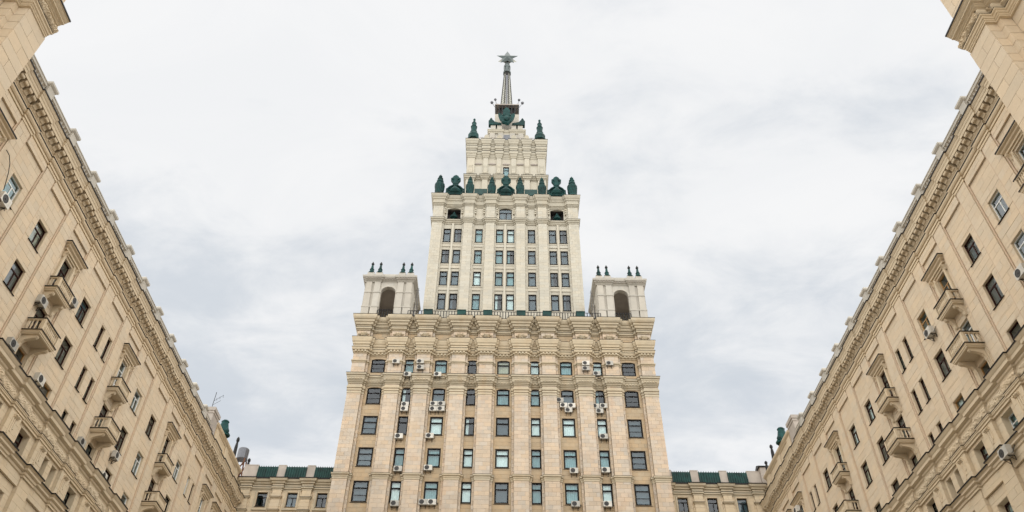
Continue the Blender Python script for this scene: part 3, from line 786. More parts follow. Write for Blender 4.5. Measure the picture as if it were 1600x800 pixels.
# ================================================================== CONNECTING BLOCKS
def build_link(side):
    L = side < 0
    root = thing('connecting_block', ('low beige block with green roof strips left of the high-rise' if L else 'low beige block with green roof strips right of the high-rise'),
                 'building', (side * 21.9, 77.5, 0), 0, 'low blocks joining tower and wings')
    X = lambda ax: side * (ax - 21.9)
    def XR(a, b):
        p, q = X(a), X(b); return (p, q) if p < q else (q, p)
    wx = [18.55, 21.62, 24.70]; px = [17.0, 20.15, 23.2, 26.45]
    x0, x1 = XR(16.0, 28.5)
    holes = [(*XR(c - .52, c + .52), z0, z1) for c in wx for (z0, z1) in ((37.25, 38.80), (33.6, 35.4))]
    w = MB(); w.holes_wall(x0, x1, -EYE, 39.0, holes, -.03, .35); w.obj('wall', WTRIM, root)
    items = []
    for i in range(3): xa, xb = XR(px[i] + .6, px[i+1] - .6); items += courses(xa, xb, 30, 38.95, 0.0, .45, .9, holes, seed=i)
    for i, p in enumerate(px):
        xa, xb = XR(p - .47, p + .47)
        items += courses(xa, xb, 30, 38.95, .25, .45, .9, (), th=.27, seed=i + 5)
        for s in (-1, 1):
            xa, xb = XR(p + s*.54 - .065, p + s*.54 + .065); items += [(xa, xb, 30 + .45*j + .01, 30.45 + .45*j - .01, .12, .14) for j in range(19)]
    lay_stones(root, items, WTRIM, 60)
    cs = sorted(X(p) for p in px)
    path = ressauts(x0, x1, cs, .5, .0, .25)
    path = [p for p in path]
    mo = MB()
    mo.sweep(path, [(-.2, 38.95), (.02, 38.95), (.03, 39.1), (.12, 39.14), (.13, 39.3), (.08, 39.32), (.08, 39.6), (.2, 39.65), (.22, 39.8), (.34, 39.88), (.40, 40.05), (.42, 40.16), (-.2, 40.2)]); mo.obj('cornice', TTRIM, root); le = MB(); le.sweep(path, [(.1, 40.19), (.43, 40.162), (.43, 40.11), (.45, 40.11), (.45, 40.2), (.1, 40.23)], groove=0); le.ledges(path, [(.12, 39.14), (.13, 39.3), (.08, 39.315), (.08, 41)]); le.obj('flashing', FLASH, root)
    for p in px:
        xa, xb = XR(p - .47, p + .47)
        for z in (37.95, 36.55):
            pm_ = MB(); pm_.sweep([(xa, .0), (xa, .25), (xb, .25), (xb, .0)], [(-.1, z), (.03, z), (.06, z + .1), (.13, z + .16), (.13, z + .22), (-.1, z + .24)], caps=False); pm_.obj('pilaster_moulding', TTRIM, root); le = MB(); le.sweep([(xa, .0), (xa, .25), (xb, .25), (xb, .0)], [(.0, z + .235), (.145, z + .222), (.145, z + .26), (.0, z + .275)], caps=False, groove=0); le.obj('flashing', FLASH, root)
    for c in wx:
        xa, xb = XR(c - .72, c + .72); sw = MB(); sw.box(xa, XR(c - .56, c + .56)[0], -.02, .07, 37.0, 38.9); sw.box(XR(c - .56, c + .56)[1], xb, -.02, .07, 37.0, 38.9); sw.obj('window_surround', TTRIM, root)
        sl_ = MB(); sl_.box(xa - .05, xb + .05, -.02, .14, 36.82, 36.99); sl_.obj('sill_course', TTRIM, root)
    for i, p in enumerate(px):
        hw = .42 if 0 < i < 3 else .75
        b = MB(); xa, xb = XR(p - hw, p + hw); b.prism_x([(.22, 40.2), (.22, 40.35), (.10, 41.75), (.12, 41.76), (.12, 41.85), (-.6, 41.85), (-.6, 40.2)], xa, xb); b.obj('parapet_pier', CONC, root)
    for i in range(3):
        xa, xb = XR(px[i] + (.42 if i else .75), px[i+1] - (.42 if i < 2 else .75))
        r = MB(); r.prism_x([(.30, 40.22), (.32, 40.34), (.12, 41.62), (-.5, 41.70), (-.5, 40.22)], xa + .01, xb - .01)
        ro = r.obj('roof_panel', GREENROOF, root)
        n = 9
        for j in range(n):
            xx = xa + .06 + (xb - xa - .12) * j / (n - 1)
            s = MB(); s.prism_x([(.322, 40.34), (.40, 40.35), (.20, 41.68), (.122, 41.64)], xx - .03, xx + .03); s.obj('standing_seam', GREENROOF, ro)
        gt = MB(); gt.box(xa, xb, .30, .38, 40.205, 40.30); gt.obj('gutter', DARKMETAL, root)
    rm = Rooms(root, ROOMD); R = random.Random(3 if L else 4)
    for (a, b, c, e) in holes:
        place_window(root, (a + b) / 2, c, b - a, e - c, 'tee', FRAME_BLACK, 0.0, .3, .07, R.choice([None, BLIND]), False, FLASH)
        room(rm, a, b, c, e, -.35)
    rm.obj('room_interior', ROOMD, root, 'stuff')
    bd = MB(); bd.box(x0, x1, -14, -2.2, -EYE, 40.1); bd.box(x0, x1, -2.2, -.05, 39.9, 40.1); bd.obj('roof_and_back', CONC, root)
build_link(-1); build_link(1)

# ================================================================== HIGH-RISE
GROOVE[0] = .07
TX, TY = -0.13, 74.6
T = thing('high_rise', 'tall stepped stone skyscraper crowned by a spire with a star', 'skyscraper', (TX, TY, 0))
PIL = [-16.15, -12.14, -9.0, -5.06, -1.97, 1.97, 5.06, 9.0, 12.14, 16.15]
BAYC = [-14.07, -10.55, -7.03, -3.50, 0, 3.50, 7.03, 10.55, 14.07]
BAYW = [1.62, 1.16, 1.45, 1.14, 1.48, 1.14, 1.45, 1.16, 1.62]
ROWS = [(36.41, 38.76), (40.28, 42.50), (43.98, 46.26), (47.70, 49.86), (51.74, 53.66)]
EX = 16.92
holes = [(c - w/2, c + w/2, a, b) for c, w in zip(BAYC, BAYW) for a, b in ROWS + [(32.6, 34.95), (28.8, 31.1)]]
tw = MB(); tw.holes_wall(-EX + .3, EX - .3, -EYE, 57.4, holes, -.03, .26)
for s in (-1, 1): tw.box(s*(EX - .33) - .3, s*(EX - .33) + .3, -16, .5, -EYE, 57.4)
tw.obj('wall', TWALL, T)
for hh_ in holes: reveal(T, hh_, .03, -.26, .0, TWALL)
items = []; wit = []
for i, p in enumerate(PIL):
    if i in (0, 9): xa, xb = (-EX, -15.42) if i == 0 else (15.42, EX)
    else: xa, xb = p - .76, p + .76
    items += courses(xa, xb, 20.0, 57.2, .60, .46, .85, (), th=.12, gap=.012, seed=i)
    for s in (-1, 1):
        e = xb if s > 0 else xa
        if (i == 0 and s < 0) or (i == 9 and s > 0): continue
        qa, qb = (e, e + .26) if s > 0 else (e - .26, e)
        items += courses(qa + .002, qb, 20.0, 57.2, .32, .46, .5, (), th=.34, gap=.02, seed=i + 30 + s)
    core = MB()
lay_stones(T, items, TOWER, 300)
for i, p in enumerate(PIL):
    xa, xb = ((-EX, -15.42) if i == 0 else (15.42, EX)) if i in (0, 9) else (p - .76, p + .76)
    pc = MB(); pc.box(xa + .015, xb - .015, -.02, .47, 20, 57.3); pc.obj('pilaster_core', TWALL, T)
for i, c in enumerate(BAYC):
    a = PIL[i] + (.76 if i else .73) + .26; b = PIL[i+1] - (.76 if i < 8 else .73) - .26
    wit += courses(a + .004, b - .004, 34.95, 57.2, 0.0, .46, .7, holes, th=.03, gap=.014, seed=i + 60)
# spandrel walls as joined cladding
wb = MB()
for (x0, x1, z0, z1, d, th) in wit: wb.box(x0, x1, d - th, d, z0, z1)
wb.obj('spandrel_cladding', TWALL, T, 'stuff')
# arched heads for the two upper rows
for c, w in zip(BAYC, BAYW):
    for (a, b) in ROWS[3:]:
        n = 8; ah = MB()
        pts = [(c - w/2 + w*i/n, b - .17 * (2*i/n - 1)**2 - .0) for i in range(n + 1)]
        for (p, q) in zip(pts, pts[1:]):
            if b - min(p[1], q[1]) > .01: ah.prism_d([p, q, (q[0], b + .012), (p[0], b + .012)], -.2, .012)
        ah.obj('arched_head', TWALL, T)
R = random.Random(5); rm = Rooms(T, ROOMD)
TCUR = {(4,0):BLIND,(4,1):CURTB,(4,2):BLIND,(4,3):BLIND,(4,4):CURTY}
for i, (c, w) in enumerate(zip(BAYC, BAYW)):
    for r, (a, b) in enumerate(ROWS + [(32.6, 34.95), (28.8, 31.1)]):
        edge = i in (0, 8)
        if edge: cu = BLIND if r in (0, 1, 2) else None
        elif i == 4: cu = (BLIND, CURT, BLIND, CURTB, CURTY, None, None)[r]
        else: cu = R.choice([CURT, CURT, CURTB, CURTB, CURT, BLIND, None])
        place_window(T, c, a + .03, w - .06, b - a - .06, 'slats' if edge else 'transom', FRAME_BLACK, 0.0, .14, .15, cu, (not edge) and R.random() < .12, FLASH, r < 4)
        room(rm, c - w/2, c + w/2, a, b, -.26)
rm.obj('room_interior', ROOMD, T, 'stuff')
def wrap(cs, hw, d0, d1, ex, back, fl=.24):
    inner = [c for c in cs if abs(c) < ex - 2]; dm = d0 + (d1 - d0) * .5; q = 15.42 - hw + .76
    p = [(-ex, -back), (-ex, d1), (-q, d1), (-q, dm), (-q + fl, dm), (-q + fl, d0)]
    for c in inner: p += [(c - hw - fl, d0), (c - hw - fl, dm), (c - hw, dm), (c - hw, d1), (c + hw, d1), (c + hw, dm), (c + hw + fl, dm), (c + hw + fl, d0)]
    p += [(q - fl, d0), (q - fl, dm), (q, dm), (q, d1), (ex, d1), (ex, -back)]
    return p
# bands round the pilasters only
def pil_band(name, prof, mat):
    for i, p in enumerate(PIL):
        if i == 0: xa, xb = -EX, -15.42
        elif i == 9: xa, xb = 15.42, EX
        else: xa, xb = p - .76, p + .76
        pts = [(xa - .26, .02), (xa - .26, .33), (xa, .33), (xa, .61), (xb, .61), (xb, .33), (xb + .26, .33), (xb + .26, .02)]
        if i == 0: pts = [(xa, -3), (xa, .61), (xb, .61), (xb, .33), (xb + .26, .33), (xb + .26, .02)]
        if i == 9: pts = [(xa - .26, .02), (xa - .26, .33), (xa, .33), (xa, .61), (xb, .61), (xb, -3)]
        mb = MB(); mb.sweep(pts, prof); mb.obj(name, mat, T)
pil_band('pilaster_base_band', [(-.05, 38.62), (.03, 38.62), (.04, 38.78), (.09, 38.86), (.10, 39.0), (.16, 39.08), (.17, 39.22), (-.05, 39.26)], TTRIM)
pil_band('flashing', [(.02, 39.245), (.185, 39.225), (.185, 39.25), (.02, 39.27)], FLASH)
pil_band('pilaster_capital', [(-.05, 48.70), (.03, 48.70), (.04, 48.86), (.02, 48.88), (.02, 49.02), (.07, 49.05), (.07, 49.18), (.03, 49.2), (.03, 49.34), (.10, 49.37), (.11, 49.55), (.05, 49.57), (.05, 49.75), (-.05, 49.76)], TTRIM)
c1 = MB(); c1.sweep(wrap(PIL, .78, .03, .64, EX, 14), [(-.2, 49.90), (.03, 49.90), (.06, 50.05), (.12, 50.1), (.12, 50.22), (.18, 50.3), (.22, 50.55), (.18, 50.6), (.24, 50.68), (.26, 50.86), (.33, 50.92), (.36, 51.12), (-.2, 51.22)])
c1.obj('lower_cornice', TTRIM, T); le = MB(); le.ledges(wrap(PIL, .78, .03, .64, EX, 14), [(.18, 50.3), (.22, 50.55), (.18, 50.6), (.24, 50.68), (.12, 50.70)]); le.obj('flashing', FLASH, T)
fb = MB(); fb.sweep(wrap(PIL, .78, .03, .64, EX, 14), [(.1, 51.185), (.38, 51.13), (.385, 51.17), (.1, 51.22)]); fb.obj('flashing', FLASH, T)
dn = MB()
def dentils(mb, x0, x1, d, z0, z1, pr, step=.34, w=.19):
    n = max(1, int((x1 - x0) / step))
    for i in range(n):
        x = x0 + (i + .5) * (x1 - x0) / n; mb.box(x - w/2, x + w/2, d - .02, d + pr, z0, z1)
pth1 = wrap(PIL, .78, .03, .64, EX, 14)
for (p, q) in zip(pth1, pth1[1:]):
    if abs(p[1] - q[1]) < 1e-6: dentils(dn, p[0], q[0], p[1] + .18, 50.38, 50.54, .10, .30, .2)
dn.obj('dentil', TTRIM, T, 'stuff')
pil_band('impost_band', [(-.05, 52.72), (.03, 52.72), (.05, 52.86), (.11, 52.94), (.12, 53.05), (-.05, 53.1)], TTRIM)
c2p = wrap(PIL, .76, .03, .60, EX - .05, 14)
c2 = MB(); c2.sweep(c2p, [(-.2, 53.95), (.05, 53.95), (.06, 54.08), (.12, 54.12), (.12, 54.36), (.24, 54.42), (.28, 54.6), (.30, 54.72), (.2, 54.76), (.2, 55.1), (.26, 55.16), (.28, 55.4), (.36, 55.5), (.40, 55.72), (.44, 55.9), (.44, 56.06), (-.2, 56.14)])
c2.obj('middle_cornice', TTRIM, T); le = MB(); le.ledges(c2p, [(.28, 54.6), (.30, 54.72), (.2, 54.76), (.2, 57)]); le.obj('flashing', FLASH, T)
fb = MB(); fb.sweep(c2p, [(.1, 56.105), (.465, 56.065), (.47, 56.10), (.1, 56.14)]); fb.obj('flashing', FLASH, T)
dn = MB()
for (p, q) in zip(c2p, c2p[1:]):
    if abs(p[1] - q[1]) < 1e-6: dentils(dn, p[0], q[0], p[1] + .12, 54.14, 54.35, .11)
dn.obj('dentil', TTRIM, T, 'stuff')
c3p = wrap(PIL, .74, .06, .66, EX, 14)
c3 = MB(); c3.sweep(c3p, [(-.3, 57.22), (.04, 57.22), (.05, 57.34), (.15, 57.40), (.17, 57.6), (.12, 57.63), (.12, 57.86), (.24, 57.94), (.28, 58.1), (.28, 58.2), (.42, 58.28), (.44, 58.52), (.52, 58.6), (.61, 58.76), (.65, 58.98), (.65, 59.14), (-.3, 59.24)])
c3.obj('main_cornice', TTRIM, T); le = MB(); le.ledges(c3p, [(.17, 57.6), (.12, 57.63), (.12, 60)]); le.obj('flashing', FLASH, T)
fb = MB(); fb.sweep(c3p, [(.3, 59.18), (.67, 59.145), (.68, 59.19), (.3, 59.23)]); fb.obj('flashing', FLASH, T)
# carved sprigs on the frieze, one per pilaster
def leaf(cx, cz, ang, ln, wd):
    ca, sa = math.cos(ang), math.sin(ang); o = [(0, 0), (.35, .5), (.75, .42), (1, 0), (.75, -.42), (.35, -.5)]
    out_ = [(cx + ln*u*ca - wd*v*sa, cz + ln*u*sa + wd*v*ca) for u, v in o]
    mid = (cx + ln*.55*ca, cz + ln*.55*sa); n = 6
    lf.add([(x, .60, z) for x, z in out_] + [(x, .69, z) for x, z in out_] + [(mid[0], .84, mid[1])], [(i, (i+1) % n, n + (i+1) % n, n + i) for i in range(n)] + [(n + i, n + (i+1) % n, 2*n) for i in range(n)])
for i, p in enumerate(PIL):
    cx = p; lf = MB()
    for a in (20, 55, 90, 125, 160, -25, 205): leaf(cx, 56.52, math.radians(a), .60 if a != 90 else .5, .19)
    for s in (-1, 1): leaf(cx + s*.38, 56.5, math.radians(90 - s*50), .34, .13)
    lf.obj('carved_sprig', TTRIM, T)
# terrace and roof body
bd = MB(); bd.box(-EX + .02, EX - .02, -24, -2.0, -EYE, 59.1); bd.box(-EX + .02, EX - .02, -2.0, .4, 58.95, 59.2); bd.obj('roof_and_back', CONC, T)
# iron railing and green boxes of the terrace
ra = MB(); bx_ = []
GP = [-9.0, -5.06, -1.97, 1.97, 5.06, 9.0]
def railing(mb, x0, x1, d, z0, z1):
    mb.box(x0, x1, d - .025, d + .025, z1 - .05, z1); mb.box(x0, x1, d - .02, d + .02, z0 + .08, z0 + .11)
    n = max(2, int((x1 - x0) / .30))
    for i in range(n + 1):
        x = x0 + (x1 - x0) * i / n; mb.box(x - .045, x + .045, d - .03, d + .03, z0, z1 - .05)
xs = [-11.4] + GP + [11.4]
for a, b in zip(xs, xs[1:]): railing(ra, a + (.5 if abs(a) < 11 else 0), b - (.5 if abs(b) < 11 else 0), .35, 59.2, 60.5)
for s in (-1, 1): railing(ra, s*14.1 - .9, s*14.1 + .9, .42, 59.2, 60.5)
ra.obj('terrace_railing', DARKMETAL, T)
for g_ in GP:
    b = MB(); b.box(g_ - .5, g_ + .5, -.15, .72, 59.2, 60.34); b.box(g_ - .54, g_ + .54, -.19, .76, 60.34, 60.44); b.obj('parapet_box', GREENROOF, T)

# ---- corner turrets
def arch_face(mb, x0, x1, z0, z1, cx, r, zs, d0, d1, n=12):
    mb.box(x0, cx - r, d0, d1, z0, z1); mb.box(cx + r, x1, d0, d1, z0, z1)
    for i in range(n):
        a0, a1 = PI - PI * i / n, PI - PI * (i + 1) / n
        p, q = (cx + r*math.cos(a0), zs + r*math.sin(a0)), (cx + r*math.cos(a1), zs + r*math.sin(a1))
        mb.prism_d([p, q, (q[0], z1), (p[0], z1)], d0, d1)
for s in (-1, 1):
    cx = s * 14.12; hw = 2.92; D0 = .10                        # front plane
    b = MB(); arch_face(b, cx - hw, cx + hw, 59.15, 65.3, cx, .90, 63.42, D0 - .5, D0)
    tr = b.obj('turret', PALE, T)
    b = MB()
    for k in (-1, 1):
        b2 = MB(T=(lambda x, d, z, k=k: (cx + k * (hw - .5 + d - (D0 - .5)) if k > 0 else cx - (hw - .5 + d - (D0 - .5)), D0 - 3.0 + (x - cx), z)))
        arch_face(b2, cx - 2.5, cx + 2.5, 59.15, 65.3, cx, .90, 63.42, D0 - .5, D0)
        b2.obj('side_wall', PALE, tr)
    arch_face(b, cx - hw, cx + hw, 59.15, 65.3, cx, .90, 63.42, D0 - 6.0, D0 - 5.5); b.box(cx - hw + .1, cx + hw - .1, D0 - 5.9, D0 - .1, 65.25, 65.6); b.obj('back_wall', PALE, tr)
    for px_ in (-2.45, -1.42, 1.42, 2.45):
        q = MB(); q.box(cx + px_ - .36, cx + px_ + .36, D0, D0 + .16, 61.1, 65.0)
        q.box(cx + px_ - .44, cx + px_ + .44, D0, D0 + .26, 59.15, 60.95); q.box(cx + px_ - .48, cx + px_ + .48, D0, D0 + .30, 60.95, 61.1)
        q.box(cx + px_ - .40, cx + px_ + .40, D0, D0 + .22, 63.3, 63.48)
        q.obj('pilaster', PALE, tr)
    ar = MB(); n = 14
    for i in range(n):
        a0, a1 = PI*i/n, PI*(i+1)/n
        ar.prism_d([(cx + rr*math.cos(a), 63.42 + rr*math.sin(a)) for rr, a in ((.9, a0), (1.16, a0), (1.16, a1), (.9, a1))], D0, D0 + .09)
    for k in (-1, 1): ar.box(cx + k*1.03 - .13, cx + k*1.03 + .13, D0, D0 + .09, 61.1, 63.3); ar.box(cx + k*1.03 - .15, cx + k*1.03 + .15, D0, D0 + .14, 63.3, 63.419)
    ar.obj('archivolt', PALE, tr)
    cp = [(cx - hw, D0 - 6), (cx - hw, D0)]
    for a, b_ in ((-2.9, -1.0), (1.0, 2.9)): pass
    cp = [(cx - hw - .05, D0 - 6.0), (cx - hw - .05, D0 + .16), (cx - 1.0, D0 + .16), (cx - 1.0, D0), (cx + 1.0, D0), (cx + 1.0, D0 + .16), (cx + hw + .05, D0 + .16), (cx + hw + .05, D0 - 6.0)]
    c_ = MB(); c_.sweep(cp, [(-.3, 64.98), (.03, 64.98), (.05, 65.12), (.10, 65.16), (.10, 65.28), (.20, 65.36), (.22, 65.5), (.32, 65.58), (.36, 65.78), (.36, 65.86), (-.3, 65.9)]); c_.obj('cornice', PALE, tr)
    d_ = MB()
    for (p, q2) in zip(cp, cp[1:]):
        if abs(p[1] - q2[1]) < 1e-6: dentils(d_, p[0], q2[0], p[1] + .2, 65.38, 65.48, .09, .3, .18)
    d_.obj('dentil', CONC, tr, 'stuff')
    pp = MB(); pp.box(cx - hw, cx + hw, D0 - .4, D0 - .02, 65.9, 66.42); pp.box(cx - hw, cx + hw, D0 - 6, D0 - 5.6, 65.9, 66.42)
    for k in (-1, 1): pp.box(cx + k*(hw - .2) - .2, cx + k*(hw - .2) + .2, D0 - 5.6, D0 - .4, 65.9, 66.42)
    for px_ in (-2.45, -1.42, 1.42, 2.45): pp.box(cx + px_ - .42, cx + px_ + .42, D0 - .45, D0 + .12, 65.9, 66.6)
    pp.obj('parapet', PALE, tr)
    io = MB(); io.box(cx - hw + .52, cx + hw - .52, D0 - 5.4, D0 - .55, 65.0, 65.2); io.obj('ceiling', CONC, tr)

# ---- upper shaft
U0 = -5.4                                                     # recess plane at Y = 80
UX = 10.33; UC = -0.07                                        # offset of the shaft's axis
def ux(v): return v + UC
UP = [-9.62, -5.22, -2.13, 2.13, 5.22, 9.62]; UHW = [.72, .62, .62, .62, .62, .72]
UW = [-8.11, -6.60, -3.67, -.77, .77, 3.67, 6.60, 8.11]; UROW = [(65.5, 68.16), (69.62, 72.04), (73.57, 76.04), (77.53, 80.09)]
uh = [(ux(c) - .52, ux(c) + .52, a, b) for c in UW for a, b in UROW]
niche = [(ux(-7.36) - .95, ux(-7.36) + .95, 81.85, 84.2), (ux(7.36) - .95, ux(7.36) + .95, 81.85, 84.2)]
cw = (ux(0) - .9, ux(0) + .9, 81.75, 84.3)
w = MB(); w.holes_wall(ux(-UX) + .2, ux(UX) - .2, 59.5, 86.5, uh + [cw] + niche, U0 - .03, .3); 
for s in (-1, 1): w.box(ux(s*(UX - .3)) - .29, ux(s*(UX - .3)) + .29, U0 - 14, U0 + .3, 59.5, 86.5)
w.obj('upper_wall', UPPER, T)
it = []
for p, hw in zip(UP, UHW):
    a, b = ux(p - hw), ux(p + hw)
    if p == -9.62: a = ux(-UX)
    if p == 9.62: b = ux(UX)
    it += courses(a, b, 59.6, 84.4, U0 + .40, .5, .9, (), th=.42, gap=.009, seed=int(p * 10))
    for s in (-1, 1):
        if abs(p) > 9 and s * p > 0: continue
        e = b if s > 0 else a; qa, qb = (e, e + .22) if s > 0 else (e - .22, e)
        it += courses(qa + .002, qb, 59.6, 84.4, U0 + .2, .5, .5, (), th=.22, gap=.016, seed=int(p * 10) + s)
sb = MB()
for (x0, x1, z0, z1, d, th) in it: sb.box(x0, x1, d - th, d, z0, z1)
sb.obj('pilaster_cladding', UPPER, T, 'stuff')
zs = [68.16, 69.62, 72.04, 73.57, 76.04, 77.53]
sp = MB()
for a, b in ((-8.75, -5.96), (-4.45, -2.9), (-1.35, 1.35), (2.9, 4.45), (5.96, 8.75)):
    for r in range(4):
        zt = UROW[r][1]
        if r < 3:
            sp.box(ux(a), ux(b), U0 + .0, U0 + .07, zt + .50, zt + 1.02); sp.box(ux(a), ux(b), U0 + .0, U0 + .13, zt + 1.02, zt + 1.12)
    if b - a > 2.5:
        m_ = (a + b) / 2; sp.box(ux(m_) - .13, ux(m_) + .13, U0, U0 + .16, 59.6, 81.0)
    else:
        for s in (-1, 1): sp.box(ux((a+b)/2 + s*.66) - .09, ux((a+b)/2 + s*.66) + .09, U0, U0 + .06, 59.6, 80.4)
sp.obj('spandrel_panel', UPPER, T)
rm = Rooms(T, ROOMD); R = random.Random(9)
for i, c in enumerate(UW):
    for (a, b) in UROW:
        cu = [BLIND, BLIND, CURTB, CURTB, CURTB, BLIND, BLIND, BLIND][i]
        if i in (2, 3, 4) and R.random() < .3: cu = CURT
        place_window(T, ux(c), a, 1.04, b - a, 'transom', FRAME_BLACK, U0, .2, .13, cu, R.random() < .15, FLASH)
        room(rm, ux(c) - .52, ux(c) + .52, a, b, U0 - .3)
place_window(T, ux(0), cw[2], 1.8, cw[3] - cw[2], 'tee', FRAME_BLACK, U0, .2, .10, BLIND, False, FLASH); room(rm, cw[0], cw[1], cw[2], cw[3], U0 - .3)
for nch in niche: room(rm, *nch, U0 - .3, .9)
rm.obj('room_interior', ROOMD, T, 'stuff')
ah = MB()
for (a_, b_, c_, e_) in niche + [cw]:
    c0 = (a_ + b_) / 2; w0 = b_ - a_; n = 8
    pts = [(a_ + w0*i/n, e_ - .20 * (2*i/n - 1)**2) for i in range(n + 1)]
    for (p, q) in zip(pts, pts[1:]): ah.prism_d([p, q, (q[0], e_ + .015), (p[0], e_ + .015)], U0 - .2, U0 + .01)
ah.obj('arched_head', UPPER, T)
def uwrap(hwadd, d0, d1, ex, fl=.2):
    dm = (d0 + d1) / 2; q = 8.9 - hwadd
    p = [(ux(-ex), U0 - 14), (ux(-ex), U0 + d1), (ux(-q), U0 + d1), (ux(-q), U0 + dm), (ux(-q + fl), U0 + dm), (ux(-q + fl), U0 + d0)]
    for c, hw in zip(UP[1:-1], UHW[1:-1]):
        h_ = hw + hwadd
        for sg in (-1, 1):
            e = [(h_ + fl, d0), (h_ + fl, dm), (h_, dm), (h_, d1)]
            p += [(ux(c) + sg * a_, U0 + b_) for a_, b_ in (e if sg < 0 else e[::-1])]
    return p + [(ux(q - fl), U0 + d0), (ux(q - fl), U0 + dm), (ux(q), U0 + dm), (ux(q), U0 + d1), (ux(ex), U0 + d1), (ux(ex), U0 - 14)]
k = MB(); k.sweep(uwrap(.05, .06, .44, UX), [(-.2, 80.95), (.03, 80.95), (.05, 81.15), (.11, 81.2), (.12, 81.42), (.2, 81.5), (.24, 81.7), (-.2, 81.8)])
k.obj('capital_moulding', UTRIM, T)
fb = MB(); fb.sweep(uwrap(.05, .06, .44, UX), [(.05, 81.765), (.26, 81.71), (.265, 81.74), (.05, 81.80)]); fb.obj('flashing', FLASH, T)
k = MB(); k.sweep(uwrap(.05, .06, .44, UX), [(-.2, 83.2), (.03, 83.2), (.04, 83.32), (.10, 83.38), (.10, 83.5), (-.2, 83.52)])
if False: k.obj('impost', UTRIM, T)
k = MB(); k.sweep(uwrap(.0, .06, .44, UX), [(-.2, 84.32), (.03, 84.32), (.04, 84.5), (.10, 84.55), (.10, 84.72), (.17, 84.78), (.18, 85.0), (.12, 85.03), (.12, 85.5), (.24, 85.6), (.26, 85.85), (.36, 85.95), (.44, 86.2), (.48, 86.45), (-.2, 86.55)])
k.obj('upper_cornice', UTRIM, T)
fb = MB(); fb.sweep(uwrap(.0, .06, .44, UX), [(.1, 86.515), (.495, 86.46), (.5, 86.49), (.1, 86.545)]); fb.obj('flashing', FLASH, T)
# stepped brackets each side of the niches and of the middle window
for c, hw in zip(UP, UHW):
    for s in (-1, 1):
        if abs(c) > 9 and s * c > 0: continue
        for j in range(3):
            x_ = ux(c + s * (hw + .32)); br = MB(); br.box(x_ - .12, x_ + .12, U0, U0 + .28, 83.0 + j*.42, 83.26 + j*.42); br.obj('stepped_bracket', UTRIM, T)
for a, b in ((-8.8, -6.0), (-4.6, -2.75), (2.75, 4.6), (6.0, 8.8), (-1.3, 1.3)):
    gp = MB(); gp.prism_x([(U0 + .55, 86.56), (U0 + .55, 86.75), (U0 + .3, 88.15), (U0 + .1, 88.2), (U0 + .1, 86.56)], ux(a), ux(b)); gp.obj('parapet_cover', GREENROOF, T)
bd = MB(); bd.box(ux(-UX) + .02, ux(UX) - .02, U0 - 19, U0 - 1.8, 59.4, 86.52); bd.box(ux(-UX) + .02, ux(UX) - .02, U0 - 1.8, U0 + .3, 86.3, 86.54); bd.obj('upper_roof_and_back', CONC, T)

# ---- third stage
V0 = -8.1; VC = -.10; VX = 6.2
def vx(v): return v + VC
VP = [-5.55, -3.25, -1.15, 1.15, 3.25, 5.55]; VH = [.62, .42, .42, .42, .42, .62]
vh = (vx(0) - .48, vx(0) + .48, 94.45, 96.6)
w = MB(); w.holes_wall(vx(-VX), vx(VX), 86, 98.6, [vh], V0, .25); w.obj('crown_wall', UPPER, T)
def vwrap(hwadd, d0, d1, ex):
    p = [(vx(-ex), V0 - 10), (vx(-ex), V0 + d1), (vx(-4.93 + hwadd), V0 + d1), (vx(-4.93 + hwadd), V0 + d0)]
    for c, hw in zip(VP[1:-1], VH[1:-1]):
        h_ = hw + hwadd; p += [(vx(c) - h_, V0 + d0), (vx(c) - h_, V0 + d1), (vx(c) + h_, V0 + d1), (vx(c) + h_, V0 + d0)]
    return p + [(vx(4.93 - hwadd), V0 + d0), (vx(4.93 - hwadd), V0 + d1), (vx(ex), V0 + d1), (vx(ex), V0 - 10)]
for c, hw in zip(VP, VH):
    k = MB(); a, b = vx(c) - hw, vx(c) + hw; k.box(a, b, V0 - .01, V0 + .34, 86.2, 93.3); k.box(a + .05, b - .05, V0 - .01, V0 + .22, 94.2, 98.6); k.obj('crown_pilaster', UPPER, T)
k = MB(); k.sweep(vwrap(.08, .03, .36, VX), [(-.2, 93.22), (.03, 93.22), (.06, 93.42), (.16, 93.5), (.18, 93.72), (.3, 93.85), (.34, 94.05), (-.2, 94.16)]); k.obj('crown_string_course', UTRIM, T)
fb = MB(); fb.sweep(vwrap(.08, .03, .36, VX), [(.05, 94.115), (.37, 94.06), (.375, 94.11), (.05, 94.165)]); fb.obj('flashing', FLASH, T)
for c in VP:
    x_ = vx(c); sv = MB()
    sv.prism_x([(V0, 96.9), (V0 + .26, 96.85), (V0 + .34, 96.5), (V0 + .30, 96.0), (V0 + .42, 95.3), (V0 + .62, 94.8), (V0 + .66, 94.45), (V0 + .5, 94.2), (V0, 94.2)], x_ - .26, x_ + .26)
    sv.lathe(x_, V0 + .35, [(.05, 95.05), (.16, 95.2), (.05, 95.4)], 8)
    for s in (-1, 1): sv.lathe(x_ + s*.32, V0 + .28, [(.04, 94.25), (.22, 94.35), (.26, 94.6), (.14, 94.85), (.03, 94.95)], 8)
    sv.obj('scroll_bracket', UTRIM, T)
for c in (-4.4, -2.2, 0, 2.2, 4.4): st = MB(); st.box(vx(c) - .52, vx(c) + .52, V0, V0 + .16, 97.1, 97.32); st.box(vx(c) - .44, vx(c) + .44, V0, V0 + .10, 96.98, 97.1); st.obj('crown_label', CONC, T)
place_window(T, vx(0), 94.46, .94, 2.12, 'transom', FRAME_BLACK, V0, .15, .10, CURTB, False, FLASH); rm = Rooms(T, ROOMD); room(rm, *vh, V0 - .25); rm.obj('room_interior', ROOMD, T, 'stuff')
